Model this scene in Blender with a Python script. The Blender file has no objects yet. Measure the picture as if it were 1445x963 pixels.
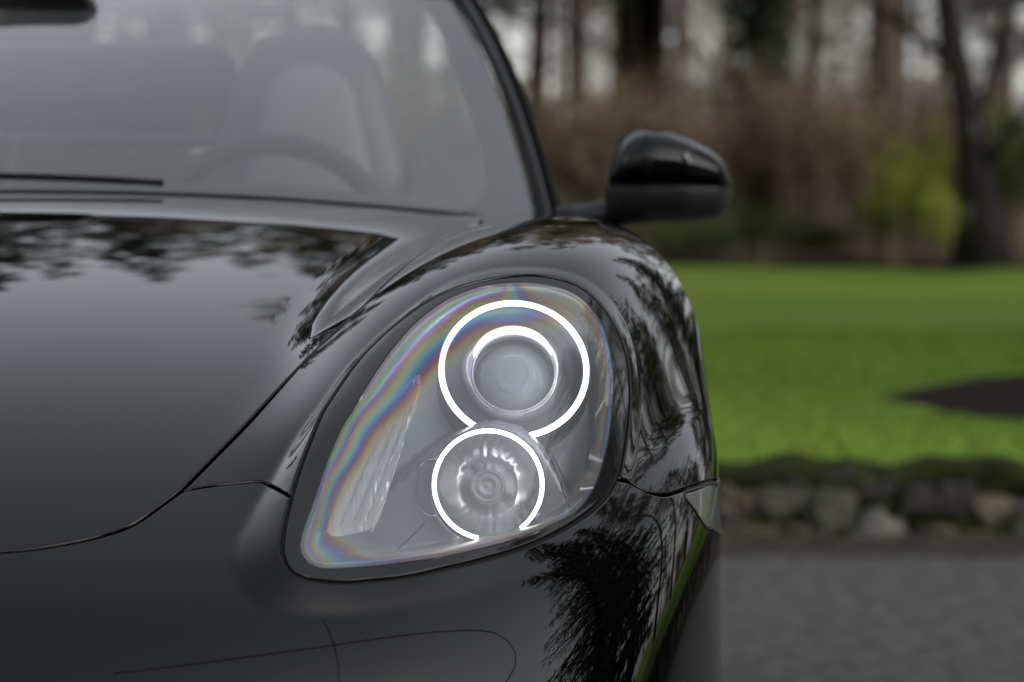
import bpy, bmesh, math, random
import numpy as np
from mathutils import Vector, Matrix, Euler
from mathutils.geometry import delaunay_2d_cdt

R = math.radians
PI = math.pi
random.seed(7)
rng = np.random.default_rng(7)
SC = bpy.context.scene
COL = SC.collection

# ------------------------------------------------------------------ camera
CAM_H = 0.85
cam_d = bpy.data.cameras.new('camera')
cam = bpy.data.objects.new('camera', cam_d)
COL.objects.link(cam)
FPX = 4900.0
cam_d.sensor_width = 36.0
cam_d.lens = 36.0 * FPX / 1445.0
cam.location = (0, 0, CAM_H)
YAW = math.atan(132.5 / FPX)
PITCH = math.atan(131.5 / FPX)
cam.rotation_euler = (R(90) - PITCH, 0, -YAW)
cam_d.clip_start = 0.05
cam_d.clip_end = 2000
cam_d.dof.use_dof = True
cam_d.dof.focus_distance = 3.42
cam_d.dof.aperture_fstop = 5.4
cam_d.dof.aperture_blades = 0
SC.camera = cam

# ------------------------------------------------------------------ world, sun, exposure
SUN_EL, SUN_AZ = R(24), R(130)      # azimuth clockwise from +Y: behind the camera, to its right
world = bpy.data.worlds.new('World')
SC.world = world
world.use_nodes = True
wn = world.node_tree
for n in list(wn.nodes):
    wn.nodes.remove(n)
w_out = wn.nodes.new('ShaderNodeOutputWorld')
w_bg = wn.nodes.new('ShaderNodeBackground')
w_sky = wn.nodes.new('ShaderNodeTexSky')
w_sky.sky_type = 'NISHITA'
w_sky.sun_disc = False
w_sky.sun_elevation = SUN_EL
w_sky.sun_rotation = SUN_AZ
w_sky.air_density = 1.0
w_sky.dust_density = 2.0
w_sky.ozone_density = 1.0
w_hsv = wn.nodes.new('ShaderNodeHueSaturation')
w_hsv.inputs['Saturation'].default_value = 0.22
wn.links.new(w_sky.outputs[0], w_hsv.inputs['Color'])
wn.links.new(w_hsv.outputs[0], w_bg.inputs['Color'])
w_bg.inputs['Strength'].default_value = 0.125
wn.links.new(w_bg.outputs[0], w_out.inputs['Surface'])

sun_d = bpy.data.lights.new('sun', 'SUN')
sun_d.energy = 1.0
sun_d.angle = R(10)
sun_d.color = (1.0, 0.97, 0.93)
sun = bpy.data.objects.new('sun', sun_d)
COL.objects.link(sun)
sdir = Vector((math.sin(SUN_AZ) * math.cos(SUN_EL), math.cos(SUN_AZ) * math.cos(SUN_EL), math.sin(SUN_EL)))
sun.rotation_euler = sdir.to_track_quat('Z', 'Y').to_euler()
sun.location = sdir * 50

SC.view_settings.view_transform = 'Standard'
SC.view_settings.look = 'None'
SC.view_settings.exposure = 1.08
SC.view_settings.gamma = 1.0
SC.view_settings.use_curve_mapping = False
SC.render.engine = 'CYCLES'
SC.cycles.use_denoising = True
SC.cycles.max_bounces = 10
SC.cycles.transparent_max_bounces = 24
SC.cycles.transmission_bounces = 6
SC.cycles.caustics_reflective = False
SC.cycles.caustics_refractive = False
SC.cycles.sample_clamp_indirect = 6.0

# ------------------------------------------------------------------ materials
MATS = {}

def principled(name, base, rough=0.5, metal=0.0, spec=0.5, coat=0.0, emis=None, estr=0.0, ior=1.5):
    m = bpy.data.materials.new(name)
    m.use_nodes = True
    b = m.node_tree.nodes['Principled BSDF']
    b.inputs['Base Color'].default_value = (*base, 1)
    b.inputs['Roughness'].default_value = rough
    b.inputs['Metallic'].default_value = metal
    b.inputs['Specular IOR Level'].default_value = spec
    b.inputs['IOR'].default_value = ior
    b.inputs['Coat Weight'].default_value = coat
    b.inputs['Coat Roughness'].default_value = 0.03
    if emis:
        b.inputs['Emission Color'].default_value = (*emis, 1)
        b.inputs['Emission Strength'].default_value = estr
    MATS[name] = m
    return m

def noise_mix(m, c1, c2, scale=5.0, detail=6, lo=0.35, hi=0.65, bump=0.0, bdist=0.01, coord='Object', vec=None, bscale=None, target='Base Color'):
    """two colours mixed by procedural noise, with optional bump"""
    nt = m.node_tree
    b = nt.nodes['Principled BSDF']
    tc = nt.nodes.new('ShaderNodeTexCoord')
    mp = nt.nodes.new('ShaderNodeMapping')
    nt.links.new(tc.outputs[coord], mp.inputs['Vector'])
    if vec:
        mp.inputs['Scale'].default_value = vec
    nz = nt.nodes.new('ShaderNodeTexNoise')
    nz.inputs['Scale'].default_value = scale
    nz.inputs['Detail'].default_value = detail
    nz.inputs['Roughness'].default_value = 0.62
    nt.links.new(mp.outputs[0], nz.inputs['Vector'])
    rp = nt.nodes.new('ShaderNodeValToRGB')
    rp.color_ramp.elements[0].position = lo
    rp.color_ramp.elements[1].position = hi
    rp.color_ramp.elements[0].color = (*c1, 1)
    rp.color_ramp.elements[1].color = (*c2, 1)
    nt.links.new(nz.outputs['Fac'], rp.inputs[0])
    nt.links.new(rp.outputs[0], b.inputs[target])
    if bump:
        nb = nt.nodes.new('ShaderNodeTexNoise')
        nb.inputs['Scale'].default_value = bscale or scale * 4
        nb.inputs['Detail'].default_value = 8
        nt.links.new(mp.outputs[0], nb.inputs['Vector'])
        bp = nt.nodes.new('ShaderNodeBump')
        bp.inputs['Strength'].default_value = bump
        bp.inputs['Distance'].default_value = bdist
        nt.links.new(nb.outputs['Fac'], bp.inputs['Height'])
        nt.links.new(bp.outputs[0], b.inputs['Normal'])
    return m

paint = principled('black_paint', (0.0008, 0.0008, 0.0010), 0.012, ior=1.46)
black_gloss = principled('black_gloss', (0.006, 0.006, 0.007), 0.06)
lens_border_m = principled('lens_border_black', (0.012, 0.012, 0.013), 0.05)
rubber = principled('black_rubber', (0.006, 0.006, 0.006), 0.7, spec=0.2)
plastic = principled('black_plastic', (0.012, 0.012, 0.013), 0.38)
void_m = principled('matte_black', (0.002, 0.002, 0.002), 0.9, spec=0.05)
chrome = principled('chrome', (0.86, 0.87, 0.89), 0.07, metal=1.0)
satin = principled('satin_grey', (0.42, 0.455, 0.51), 0.30, metal=0.35)
satin_dark = principled('satin_dark_grey', (0.17, 0.19, 0.225), 0.25, metal=0.5)
reflector_m = principled('reflector_metal', (0.84, 0.85, 0.87), 0.16, metal=.9)
signal_m = principled('signal_reflector', (0.97, 0.97, 0.98), 0.16, metal=0.6)
bulb_m = principled('bulb_shield', (0.26, 0.27, 0.29), 0.3, metal=0.6)
projector_m = principled('projector_glass', (0.44, 0.50, 0.56), 0.07, ior=1.45)
ring_m = principled('light_ring', (0.9, 0.9, 0.9), 0.3, emis=(0.95, 0.98, 1.0), estr=2.2)
leather = principled('grey_leather', (0.013, 0.014, 0.015), 0.5)
leather_light = principled('seat_insert', (0.09, 0.094, 0.098), 0.65)
dash_m = principled('dashboard_black', (0.02, 0.02, 0.021), 0.55)
tyre_m = principled('tyre_rubber', (0.012, 0.012, 0.012), 0.75)
rim_m = principled('rim_metal', (0.30, 0.31, 0.32), 0.25, metal=1.0)
red_m = principled('red_belt', (0.35, 0.03, 0.02), 0.7)

def glass_like(name, tint, rough=0.0, ior=1.5, boost=1.0):
    """thin clear sheet: tinted transparency with a Fresnel reflection"""
    m = bpy.data.materials.new(name)
    m.use_nodes = True
    nt = m.node_tree
    nt.nodes.clear()
    out = nt.nodes.new('ShaderNodeOutputMaterial')
    mix = nt.nodes.new('ShaderNodeMixShader')
    tr = nt.nodes.new('ShaderNodeBsdfTransparent')
    tr.name = 'tint'
    gl = nt.nodes.new('ShaderNodeBsdfGlossy')
    fr = nt.nodes.new('ShaderNodeFresnel')
    fr.inputs['IOR'].default_value = ior
    mul = nt.nodes.new('ShaderNodeMath')
    mul.operation = 'MULTIPLY'
    mul.use_clamp = True
    mul.inputs[1].default_value = boost
    nt.links.new(fr.outputs[0], mul.inputs[0])
    tr.inputs[0].default_value = (*tint, 1)
    gl.inputs['Roughness'].default_value = rough
    gl.inputs['Color'].default_value = (1, 1, 1, 1)
    nt.links.new(mul.outputs[0], mix.inputs[0])
    nt.links.new(tr.outputs[0], mix.inputs[1])
    nt.links.new(gl.outputs[0], mix.inputs[2])
    nt.links.new(mix.outputs[0], out.inputs[0])
    MATS[name] = m
    return m

windscreen_m = glass_like('windscreen_glass', (0.84, 0.90, 0.88), boost=2.0)
_nt = windscreen_m.node_tree          # fine dusty film; its paleness also stands in for the reflected sky
_df = _nt.nodes.new('ShaderNodeBsdfDiffuse'); _df.inputs[0].default_value = (.62, .64, .65, 1)
_mx = _nt.nodes.new('ShaderNodeMixShader'); _mx.inputs[0].default_value = .05
_o = next(n for n in _nt.nodes if n.type == 'OUTPUT_MATERIAL'); _src = _o.inputs[0].links[0].from_socket
_nt.links.new(_src, _mx.inputs[1]); _nt.links.new(_df.outputs[0], _mx.inputs[2]); _nt.links.new(_mx.outputs[0], _o.inputs[0])
cover_m = glass_like('headlight_glass', (0.96, 0.97, 0.98), boost=2.2)
_nt = cover_m.node_tree
_at = _nt.nodes.new('ShaderNodeAttribute'); _at.attribute_name = 'stress_tint'
_nt.links.new(_at.outputs['Color'], _nt.nodes['tint'].inputs[0])
_nt.links.new(_at.outputs['Color'], next(n for n in _nt.nodes if n.type == 'BSDF_GLOSSY').inputs['Color'])
_df = _nt.nodes.new('ShaderNodeBsdfDiffuse'); _nt.links.new(_at.outputs['Color'], _df.inputs[0])   # slight plastic haze, raised to stand in for the cover's bright reflection
_mx = _nt.nodes.new('ShaderNodeMixShader'); _hz = _nt.nodes.new('ShaderNodeAttribute'); _hz.attribute_name = 'haze_sheen'
_nt.links.new(_hz.outputs['Fac'], _mx.inputs[0])
_o = next(n for n in _nt.nodes if n.type == 'OUTPUT_MATERIAL'); _src = _o.inputs[0].links[0].from_socket
_nt.links.new(_src, _mx.inputs[1]); _nt.links.new(_df.outputs[0], _mx.inputs[2]); _nt.links.new(_mx.outputs[0], _o.inputs[0])

# ------------------------------------------------------------------ object helpers
def tag(o, label=None, cat=None, group=None, kind=None):
    if label: o['label'] = label
    if cat: o['category'] = cat
    if group: o['group'] = group
    if kind: o['kind'] = kind
    return o

def empty(name, loc=(0, 0, 0), rz=0.0):
    o = bpy.data.objects.new(name, None)
    o.empty_display_size = 0.2
    COL.objects.link(o)
    o.location = loc
    o.rotation_euler = (0, 0, rz)
    return o

def mesh_obj(name, verts, faces, mats, parent=None, smooth=True, normals=None, loc=None):
    me = bpy.data.meshes.new(name)
    me.from_pydata([tuple(map(float, v)) for v in verts], [], [tuple(map(int, f)) for f in faces])
    if not isinstance(mats, (list, tuple)):
        mats = [mats]
    for m in mats:
        me.materials.append(m)
    me.polygons.foreach_set('use_smooth', [smooth] * len(me.polygons))
    me.update()
    if normals is not None:
        me.normals_split_custom_set_from_vertices([tuple(map(float, n)) for n in normals])
    o = bpy.data.objects.new(name, me)
    COL.objects.link(o)
    if parent is not None:
        o.parent = parent
    if loc is not None:
        o.location = loc
    return o

class MB:
    """small mesh collector"""
    def __init__(s):
        s.v = []; s.f = []
    def add(s, v, f):
        k = len(s.v)
        s.v += [tuple(map(float, p)) for p in v]
        s.f += [tuple(int(i) + k for i in q) for q in f]
    def box(s, c, d, rot=None):
        x, y, z = d[0] / 2, d[1] / 2, d[2] / 2
        v = [Vector((a, b, e)) for a in (-x, x) for b in (-y, y) for e in (-z, z)]
        if rot is not None:
            v = [rot @ p for p in v]
        c = Vector(c)
        s.add([p + c for p in v], [(0, 1, 3, 2), (4, 6, 7, 5), (0, 4, 5, 1), (2, 3, 7, 6), (0, 2, 6, 4), (1, 5, 7, 3)])
    def tube(s, pts, rad, n=10, closed=False, cap=True):
        pts = [Vector(p) for p in pts]
        m = len(pts)
        if not hasattr(rad, '__len__'):
            rad = [rad] * m
        rings = []
        up = None
        for i, p in enumerate(pts):
            if closed:
                t = (pts[(i + 1) % m] - pts[i - 1]).normalized()
            else:
                t = (pts[min(i + 1, m - 1)] - pts[max(i - 1, 0)]).normalized()
            if up is None:
                up = Vector((0, 0, 1)) if abs(t.z) < 0.9 else Vector((1, 0, 0))
            sd = t.cross(up).normalized()
            up = sd.cross(t).normalized()
            r = rad[i]
            rx, ry = r if hasattr(r, '__len__') else (r, r)
            rings.append([p + sd * (rx * math.cos(2 * PI * k / n)) + up * (ry * math.sin(2 * PI * k / n)) for k in range(n)])
        v = [q for r_ in rings for q in r_]
        f = []
        mm = m if closed else m - 1
        for i in range(mm):
            j = (i + 1) % m
            for k in range(n):
                l = (k + 1) % n
                f.append((i * n + k, i * n + l, j * n + l, j * n + k))
        if cap and not closed:
            f.append(tuple(range(n - 1, -1, -1)))
            f.append(tuple((m - 1) * n + k for k in range(n)))
        s.add(v, f)
    def lathe(s, prof, axis_o, axis_d, up=(0, 0, 1), n=48, mod=None, arc=None):
        """prof = [(radius, along)]"""
        o = Vector(axis_o); d = Vector(axis_d).normalized()
        e1 = Vector(up).cross(d).normalized(); e2 = d.cross(e1)
        v = []; f = []
        for j, (r, a) in enumerate(prof):
            for k in range(n):
                t = 2 * PI * k / n
                rr, aa = (r, a) if mod is None else mod(r, a, t, j)
                v.append(o + d * aa + e1 * (rr * math.cos(t)) + e2 * (rr * math.sin(t)))
        for j in range(len(prof) - 1):
            for k in range(n):
                l = (k + 1) % n
                f.append((j * n + k, j * n + l, (j + 1) * n + l, (j + 1) * n + k))
        s.add(v, f)
    def grid(s, P):
        """P[i][j] points"""
        a = len(P); b = len(P[0])
        f = [(i * b + j, i * b + j + 1, (i + 1) * b + j + 1, (i + 1) * b + j) for i in range(a - 1) for j in range(b - 1)]
        s.add([q for r_ in P for q in r_], f)
    def build(s, name, mat, parent=None, smooth=True, loc=None):
        return mesh_obj(name, s.v, s.f, mat, parent, smooth, None, loc)

def cspline(xs, ys):
    """natural cubic spline, linear outside"""
    xs = np.array(xs, float); ys = np.array(ys, float)
    n = len(xs); h = np.diff(xs)
    A = np.zeros((n, n)); b = np.zeros(n)
    A[0, 0] = A[-1, -1] = 1
    for i in range(1, n - 1):
        A[i, i - 1] = h[i - 1]; A[i, i] = 2 * (h[i - 1] + h[i]); A[i, i + 1] = h[i]
        b[i] = 6 * ((ys[i + 1] - ys[i]) / h[i] - (ys[i] - ys[i - 1]) / h[i - 1])
    M = np.linalg.solve(A, b)
    def f(x):
        x = np.asarray(x, float)
        i = np.clip(np.searchsorted(xs, x) - 1, 0, n - 2)
        t = np.clip(x, xs[0], xs[-1])
        a = xs[i + 1] - t; c = t - xs[i]
        y = (M[i] * a ** 3 + M[i + 1] * c ** 3) / (6 * h[i]) + (ys[i] / h[i] - M[i] * h[i] / 6) * a + (ys[i + 1] / h[i] - M[i + 1] * h[i] / 6) * c
        s0 = (ys[1] - ys[0]) / h[0] - h[0] * (2 * M[0] + M[1]) / 6
        s1 = (ys[-1] - ys[-2]) / h[-1] + h[-1] * (M[-2] + 2 * M[-1]) / 6
        return y + np.where(x < xs[0], (x - xs[0]) * s0, 0) + np.where(x > xs[-1], (x - xs[-1]) * s1, 0)
    return f

# ------------------------------------------------------------------ ground, lawn, asphalt
def px_world(px, py, Y):
    """world point on the sight line of a pixel, at world depth Y"""
    d = Vector(CAM3 @ Vector(((px - 722.5) / FPX, -(py - 481.5) / FPX, -1.0)))
    return Vector((0, 0, CAM_H)) + d * (Y / d.y)
CAM3 = Euler((R(90) - PITCH, 0, -YAW)).to_matrix()

asphalt_m = principled('asphalt', (0.05, 0.05, 0.05), 0.85, spec=0.3)
noise_mix(asphalt_m, (0.022, 0.022, 0.023), (0.098, 0.094, 0.091), scale=19, detail=12, lo=.33, hi=.68, bump=.5, bdist=.006, bscale=160, vec=(1, .6, 1))
lawn_m = principled('lawn_green', (0.06, 0.12, 0.02), 0.9, spec=0.15)
noise_mix(lawn_m, (0.105, 0.175, 0.022), (0.165, 0.235, 0.034), scale=.9, detail=9, lo=.3, hi=.7, bump=.5, bdist=.02, bscale=60)
grass_m = principled('grass_blade', (0.115, 0.185, 0.020), 0.7, spec=0.2)
soil_m = principled('soil', (0.03, 0.022, 0.016), 0.95, spec=0.1)
noise_mix(soil_m, (0.012, 0.009, 0.007), (0.055, 0.038, 0.026), scale=9, detail=8, bump=.8, bdist=.03)
mulch_m = principled('mulch', (0.014, 0.009, 0.008), 0.95, spec=0.1)
moss_m = principled('moss', (0.02, 0.028, 0.006), 0.95, spec=0.1)
noise_mix(moss_m, (0.008, 0.008, 0.005), (0.026, 0.034, 0.008), scale=14, detail=6, bump=.8, bdist=.02)
bark_m = principled('bark', (0.035, 0.026, 0.02), 0.9, spec=0.15)
noise_mix(bark_m, (0.045, 0.036, 0.027), (0.16, 0.125, 0.092), scale=7, detail=8, bump=.8, bdist=.02, vec=(1, 1, .25))
bark_dark_m = principled('bark_dark', (0.015, 0.012, 0.01), 0.9, spec=0.15)
noise_mix(bark_dark_m, (0.008, 0.007, 0.006), (0.028, 0.023, 0.018), scale=7, detail=8, bump=.8, bdist=.02, vec=(1, 1, .3))
lichen_m = principled('lichen_bark', (0.075, 0.072, 0.064), 0.9, spec=0.1)
ivy_m = principled('ivy_leaf', (0.022, 0.045, 0.010), 0.5)
needle_m = principled('conifer_needle', (0.014, 0.026, 0.010), 0.6, spec=0.3)
noise_mix(needle_m, (0.008, 0.015, 0.006), (0.026, 0.042, 0.014), scale=1.5, detail=4)
twig_m = principled('twig', (0.07, 0.042, 0.026), 0.85, spec=0.15)
noise_mix(twig_m, (0.09, 0.070, 0.048), (0.27, 0.21, 0.14), scale=2.2, detail=6, lo=.35, hi=.65)
dry_leaf_m = principled('dry_leaf', (0.11, 0.06, 0.03), 0.8, spec=0.15)
noise_mix(dry_leaf_m, (0.10, 0.078, 0.050), (0.32, 0.25, 0.16), scale=2.0, detail=6)
leaf_y_m = principled('yellow_green_leaf', (0.15, 0.18, 0.02), 0.6)
noise_mix(leaf_y_m, (0.13, 0.19, 0.02), (0.42, 0.46, 0.05), scale=3, detail=5)
leaf_g_m = principled('green_leaf', (0.035, 0.07, 0.015), 0.6)
noise_mix(leaf_g_m, (0.03, 0.06, 0.012), (0.11, 0.17, 0.03), scale=3, detail=5)

def sheet(name, xs, ys, zf, mat, label=None, kind='structure'):
    xs = np.asarray(xs); ys = np.asarray(ys)
    P = [[(x, y, zf(x, y)) for x in xs] for y in ys]
    m = MB(); m.grid(P)
    o = m.build(name, mat)
    tag(o, label, None, None, kind)
    return o

WALL_Y = 9.72
def lawn_z(x, y):
    t = y - 9.9
    return .225 + .0262 * min(t, 19) + .01 * max(0, min(t - 19, 20)) + .012 * math.sin(x * .7 + y * .3) + .008 * math.sin(x * 1.9 - y * .8)
sheet('ground', np.linspace(-400, 400, 9), np.linspace(-400, 400, 9), lambda x, y: -.012, soil_m)
sheet('asphalt_drive', np.linspace(-40, 40, 21), np.linspace(-9, 9.9, 12), lambda x, y: 0.0, asphalt_m)
sheet('lawn', np.linspace(-45, 60, 85), np.r_[9.86, np.linspace(10.1, 31.5, 44)], lawn_z, lawn_m)
sheet('back_lawn', np.linspace(-60, 60, 20), np.linspace(-45, -9.0, 12), lambda x, y: .02, lawn_m)
sheet('woodland_floor', np.linspace(-60, 75, 60), np.linspace(31.4, 70, 20), lambda x, y: lawn_z(x, y) + .03 * math.sin(x * 2.1 + y), soil_m)

# dark strip of soil in front of the wood
m = MB(); P = []
for j, y in enumerate(np.linspace(27.6, 31.6, 6)):
    P.append([(x, y + .35 * math.sin(x * .9) * (1 - j / 5), lawn_z(x, y) + (.02 if 0 < j else -.02) + .03 * math.sin(x * 5 + j)) for x in np.linspace(-30, 40, 120)])
m.grid(P)
tag(m.build('planting_bed', mulch_m), 'dark planting strip of bare soil between the lawn and the wood', None, None, 'structure')

# mulch bed on the lawn
m = MB()
cx, cy, rx, ry = 3.05, 12.5, 1.34, 1.75
v = [(cx, cy, lawn_z(cx, cy) + .09)]
rings_n, seg_n = 7, 64
for j in range(1, rings_n + 1):
    for k in range(seg_n):
        a = 2 * PI * k / seg_n; t = j / rings_n
        w = 1 + .05 * math.sin(a * 5) + .03 * math.sin(a * 11 + 1)
        x = cx + rx * t * w * math.cos(a); y = cy + ry * t * w * math.sin(a)
        v.append((x, y, lawn_z(x, y) + .09 * (1 - t * t) + (.012 * rng.random() if j < rings_n else -.01) + .002))
f = [(0, 1 + k, 1 + (k + 1) % seg_n) for k in range(seg_n)]
for j in range(rings_n - 1):
    for k in range(seg_n):
        l = (k + 1) % seg_n
        f.append((1 + j * seg_n + k, 1 + (j + 1) * seg_n + k, 1 + (j + 1) * seg_n + l, 1 + j * seg_n + l))
m.add(v, f)
tag(m.build('mulch_bed', mulch_m), 'oval bed of dark mulch cut into the lawn at the right', None, None, 'structure')

# grass blades on the lawn near the wall (uncountable)
def blades(name, n, x0, x1, y0, y1, h, zf, mat, seed):
    g = np.random.default_rng(seed)
    x = g.uniform(x0, x1, n); y = g.uniform(y0, y1, n)
    keep = ((x - cx) / (rx * .97)) ** 2 + ((y - cy) / (ry * .97)) ** 2 > 1
    x = x[keep]; y = y[keep]; n = len(x)
    z = np.array([zf(a, b) for a, b in zip(x, y)])
    an = g.uniform(0, 2 * PI, n); hh = h * g.uniform(.5, 1.2, n); w = .004 + .003 * g.random(n)
    lx = g.normal(0, .35, n) * hh; ly = g.normal(0, .35, n) * hh
    V = np.empty((n, 3, 3))
    V[:, 0] = np.stack([x - np.cos(an) * w, y - np.sin(an) * w, z - .005], 1)
    V[:, 1] = np.stack([x + np.cos(an) * w, y + np.sin(an) * w, z - .005], 1)
    V[:, 2] = np.stack([x + lx, y + ly, z + hh], 1)
    o = mesh_obj(name, V.reshape(-1, 3), np.arange(n * 3).reshape(-1, 3), mat, smooth=False)
    tag(o, 'short green grass blades of the lawn above the stone wall', 'grass', None, 'stuff')
blades('grass', 60000, -1.5, 6.0, 9.9, 17.5, .035, lawn_z, grass_m, 5)

# ------------------------------------------------------------------ dry stone wall
stone_mats = []
for nm, c1, c2 in [('stone_grey', (.020, .022, .010), (.115, .11, .098)), ('stone_pale', (.035, .036, .022), (.185, .178, .165)), ('stone_brown', (.022, .022, .012), (.12, .095, .075)), ('stone_dark', (.014, .013, .012), (.05, .046, .04)), ('stone_tan', (.04, .038, .02), (.19, .16, .12))]:
    s_m = principled(nm, c1, 0.9, spec=0.2)
    noise_mix(s_m, c1, c2, scale=7, detail=8, bump=.8, bdist=.012)
    stone_mats.append(s_m)
wall = empty('stone_wall', (1.5, WALL_Y + .1, 0))
tag(wall, 'low dry stone wall with mossy dark top holding up the lawn', 'wall')
def stone_mesh(seed, mat, wedge=0.0):
    g = random.Random(seed)
    bm = bmesh.new()
    bmesh.ops.create_icosphere(bm, subdivisions=2, radius=1)
    for v_ in bm.verts:
        c = v_.co
        k = 1 / max(abs(c.x), abs(c.y), abs(c.z)) ** .85
        v_.co = c * k * g.uniform(.78, 1.12)
        if wedge:
            v_.co.x *= 1 - wedge * (v_.co.z * .5 + .5)
    me = bpy.data.meshes.new('stone')
    bm.to_mesh(me); bm.free()
    me.materials.append(mat)
    me.polygons.foreach_set('use_smooth', [False] * len(me.polygons))
    return me
stone_pool = [[stone_mesh(100 + i * 10 + k, mt) for k in range(4)] for i, mt in enumerate(stone_mats)]
def put_stone(me, x, z, w, h, dy=0.0, rz=0.0, ry_=0.0, d=.09):
    o = bpy.data.objects.new('stone', me)
    COL.objects.link(o); o.parent = wall
    o.location = (x - 1.5, .052 + dy, z)
    o.scale = (w / 2 * 1.10, d, h / 2 * 1.12)
    o.rotation_euler = (0, ry_, rz)
    return o
def xz(px, py):
    p = px_world(px, py, WALL_Y)
    return p.x, p.z
vis = [  # px, py, width px, height px, material, wedge
    (1248, 750, 128, 74, 1, .7), (1176, 722, 74, 76, 0, .1), (1404, 722, 62, 46, 4, 0), (1352, 706, 62, 60, 3, 0), (1300, 708, 66, 50, 3, 0),
    (1100, 708, 84, 52, 0, 0), (1040, 712, 66, 56, 2, 0), (1140, 762, 60, 34, 2, 0), (1060, 760, 92, 40, 2, 0), (1330, 762, 66, 34, 2, 0), (1400, 768, 80, 28, 2, 0), (1236, 694, 66, 40, 3, 0),
    (1460, 742, 60, 70, 0, 0), (1125, 688, 50, 26, 3, 0), (1180, 676, 60, 20, 3, 0), (1005, 762, 60, 36, 0, 0), (985, 715, 60, 55, 3, 0)]
wedge_mesh = stone_mesh(3, stone_mats[1], .75)
for (px, py, w_, h_, mi, wg) in vis:
    x, z = xz(px, py)
    put_stone(wedge_mesh if wg > .5 else stone_pool[mi][int(px) % 4], x, z, w_ / FPX * WALL_Y, h_ / FPX * WALL_Y, dy=-.012 * rng.random(), ry_=rng.uniform(-.1, .1), rz=rng.uniform(-.15, .15))
xl, xr = xz(960, 700)[0], xz(1492, 700)[0]
x = -5.5
while x < 9.5:
    w_ = rng.uniform(.12, .24)
    if x + w_ < xl or x > xr:
        hs = rng.uniform(.08, .15)
        mi = int(rng.choice([0, 0, 2, 2, 3, 3, 1, 4]))
        put_stone(stone_pool[mi][int(rng.integers(4))], x + w_ / 2, hs / 2, w_ * 1.04, hs * 1.05, dy=-.02 * rng.random(), rz=rng.uniform(-.1, .1))
        mi = int(rng.choice([0, 2, 3, 3, 3]))
        put_stone(stone_pool[mi][int(rng.integers(4))], x + w_ / 2 + rng.uniform(-.03, .03), (hs + .225) / 2, w_ * 1.02, (.235 - hs), dy=-.01 * rng.random(), rz=rng.uniform(-.1, .1))
    x += w_
m = MB(); P = []
for (yy, zz) in ((.0, -.02), (.0, .03), (.0, .07), (.0, .11), (-.005, .15), (-.02, .18), (-.03, .205), (-.02, .235), (.06, .247), (.2, .24)):
    P.append([(x - 1.5, yy + .016 * math.sin(x * 9 + zz * 40) + .012 * math.sin(x * 23 - zz * 60), zz + (.012 * math.sin(x * 13) + .008 * math.sin(x * 31)) * (zz > .1)) for x in np.arange(-5.6, 9.6, .04)])
m.grid(P)
m.build('mossy_core', moss_m, wall)

# dirt and litter blown against the foot of the wall
litter_m = principled('litter', (.05, .04, .03), .95, spec=.1)
noise_mix(litter_m, (.018, .016, .014), (.06, .052, .044), scale=18, detail=9, bump=.8, bdist=.01)
m = MB(); m.grid([[(x, yy + .05 * math.sin(x * 3.1) * (j == 0), zz + .006 * math.sin(x * 17 + j)) for x in np.arange(-6, 10, .08)] for j, (yy, zz) in enumerate(((9.5, -.006), (9.57, .010), (9.66, .022), (9.78, .035)))])
tag(m.build('leaf_litter', litter_m), 'brown dirt and leaf litter along the foot of the stone wall', 'leaf litter', None, 'stuff')

# ------------------------------------------------------------------ trees
def grow(mb, g, p, d, r, L, depth, tips, nmin=3, spread=.55, up=.12, sides=None):
    """one limb with its side branches"""
    segs = 5 if depth > 1 else 3
    pts = [p.copy()]; rad = [r]
    q = p.copy(); dd = d.copy()
    kids = []
    for i in range(segs):
        dd = (dd + Vector((g.uniform(-1, 1), g.uniform(-1, 1), g.uniform(-1, 1))) * .16 + Vector((0, 0, up))).normalized()
        q = q + dd * (L / segs)
        pts.append(q.copy()); rad.append(r * (1 - .72 * (i + 1) / segs))
        if depth > 0 and i >= 0:
            kids.append((q.copy(), dd.copy(), rad[-1]))
    mb.tube(pts, rad, sides or (7 if depth > 2 else 4 if depth > 0 else 3), cap=False)
    tips.append(q.copy())
    if depth == 0:
        return
    for (kp, kd, kr) in kids:
        for _ in range(g.choice([1, 2, 2, nmin])):
            a = g.uniform(0, 2 * PI)
            sd = kd.orthogonal().normalized()
            sd.rotate(Matrix.Rotation(a, 3, kd))
            nd = (kd * (1 - spread) + sd * spread * 1.6).normalized()
            grow(mb, g, kp, nd, max(kr * .6, .004), L * g.uniform(.42, .62), depth - 1, tips, nmin, spread, up)

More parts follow.
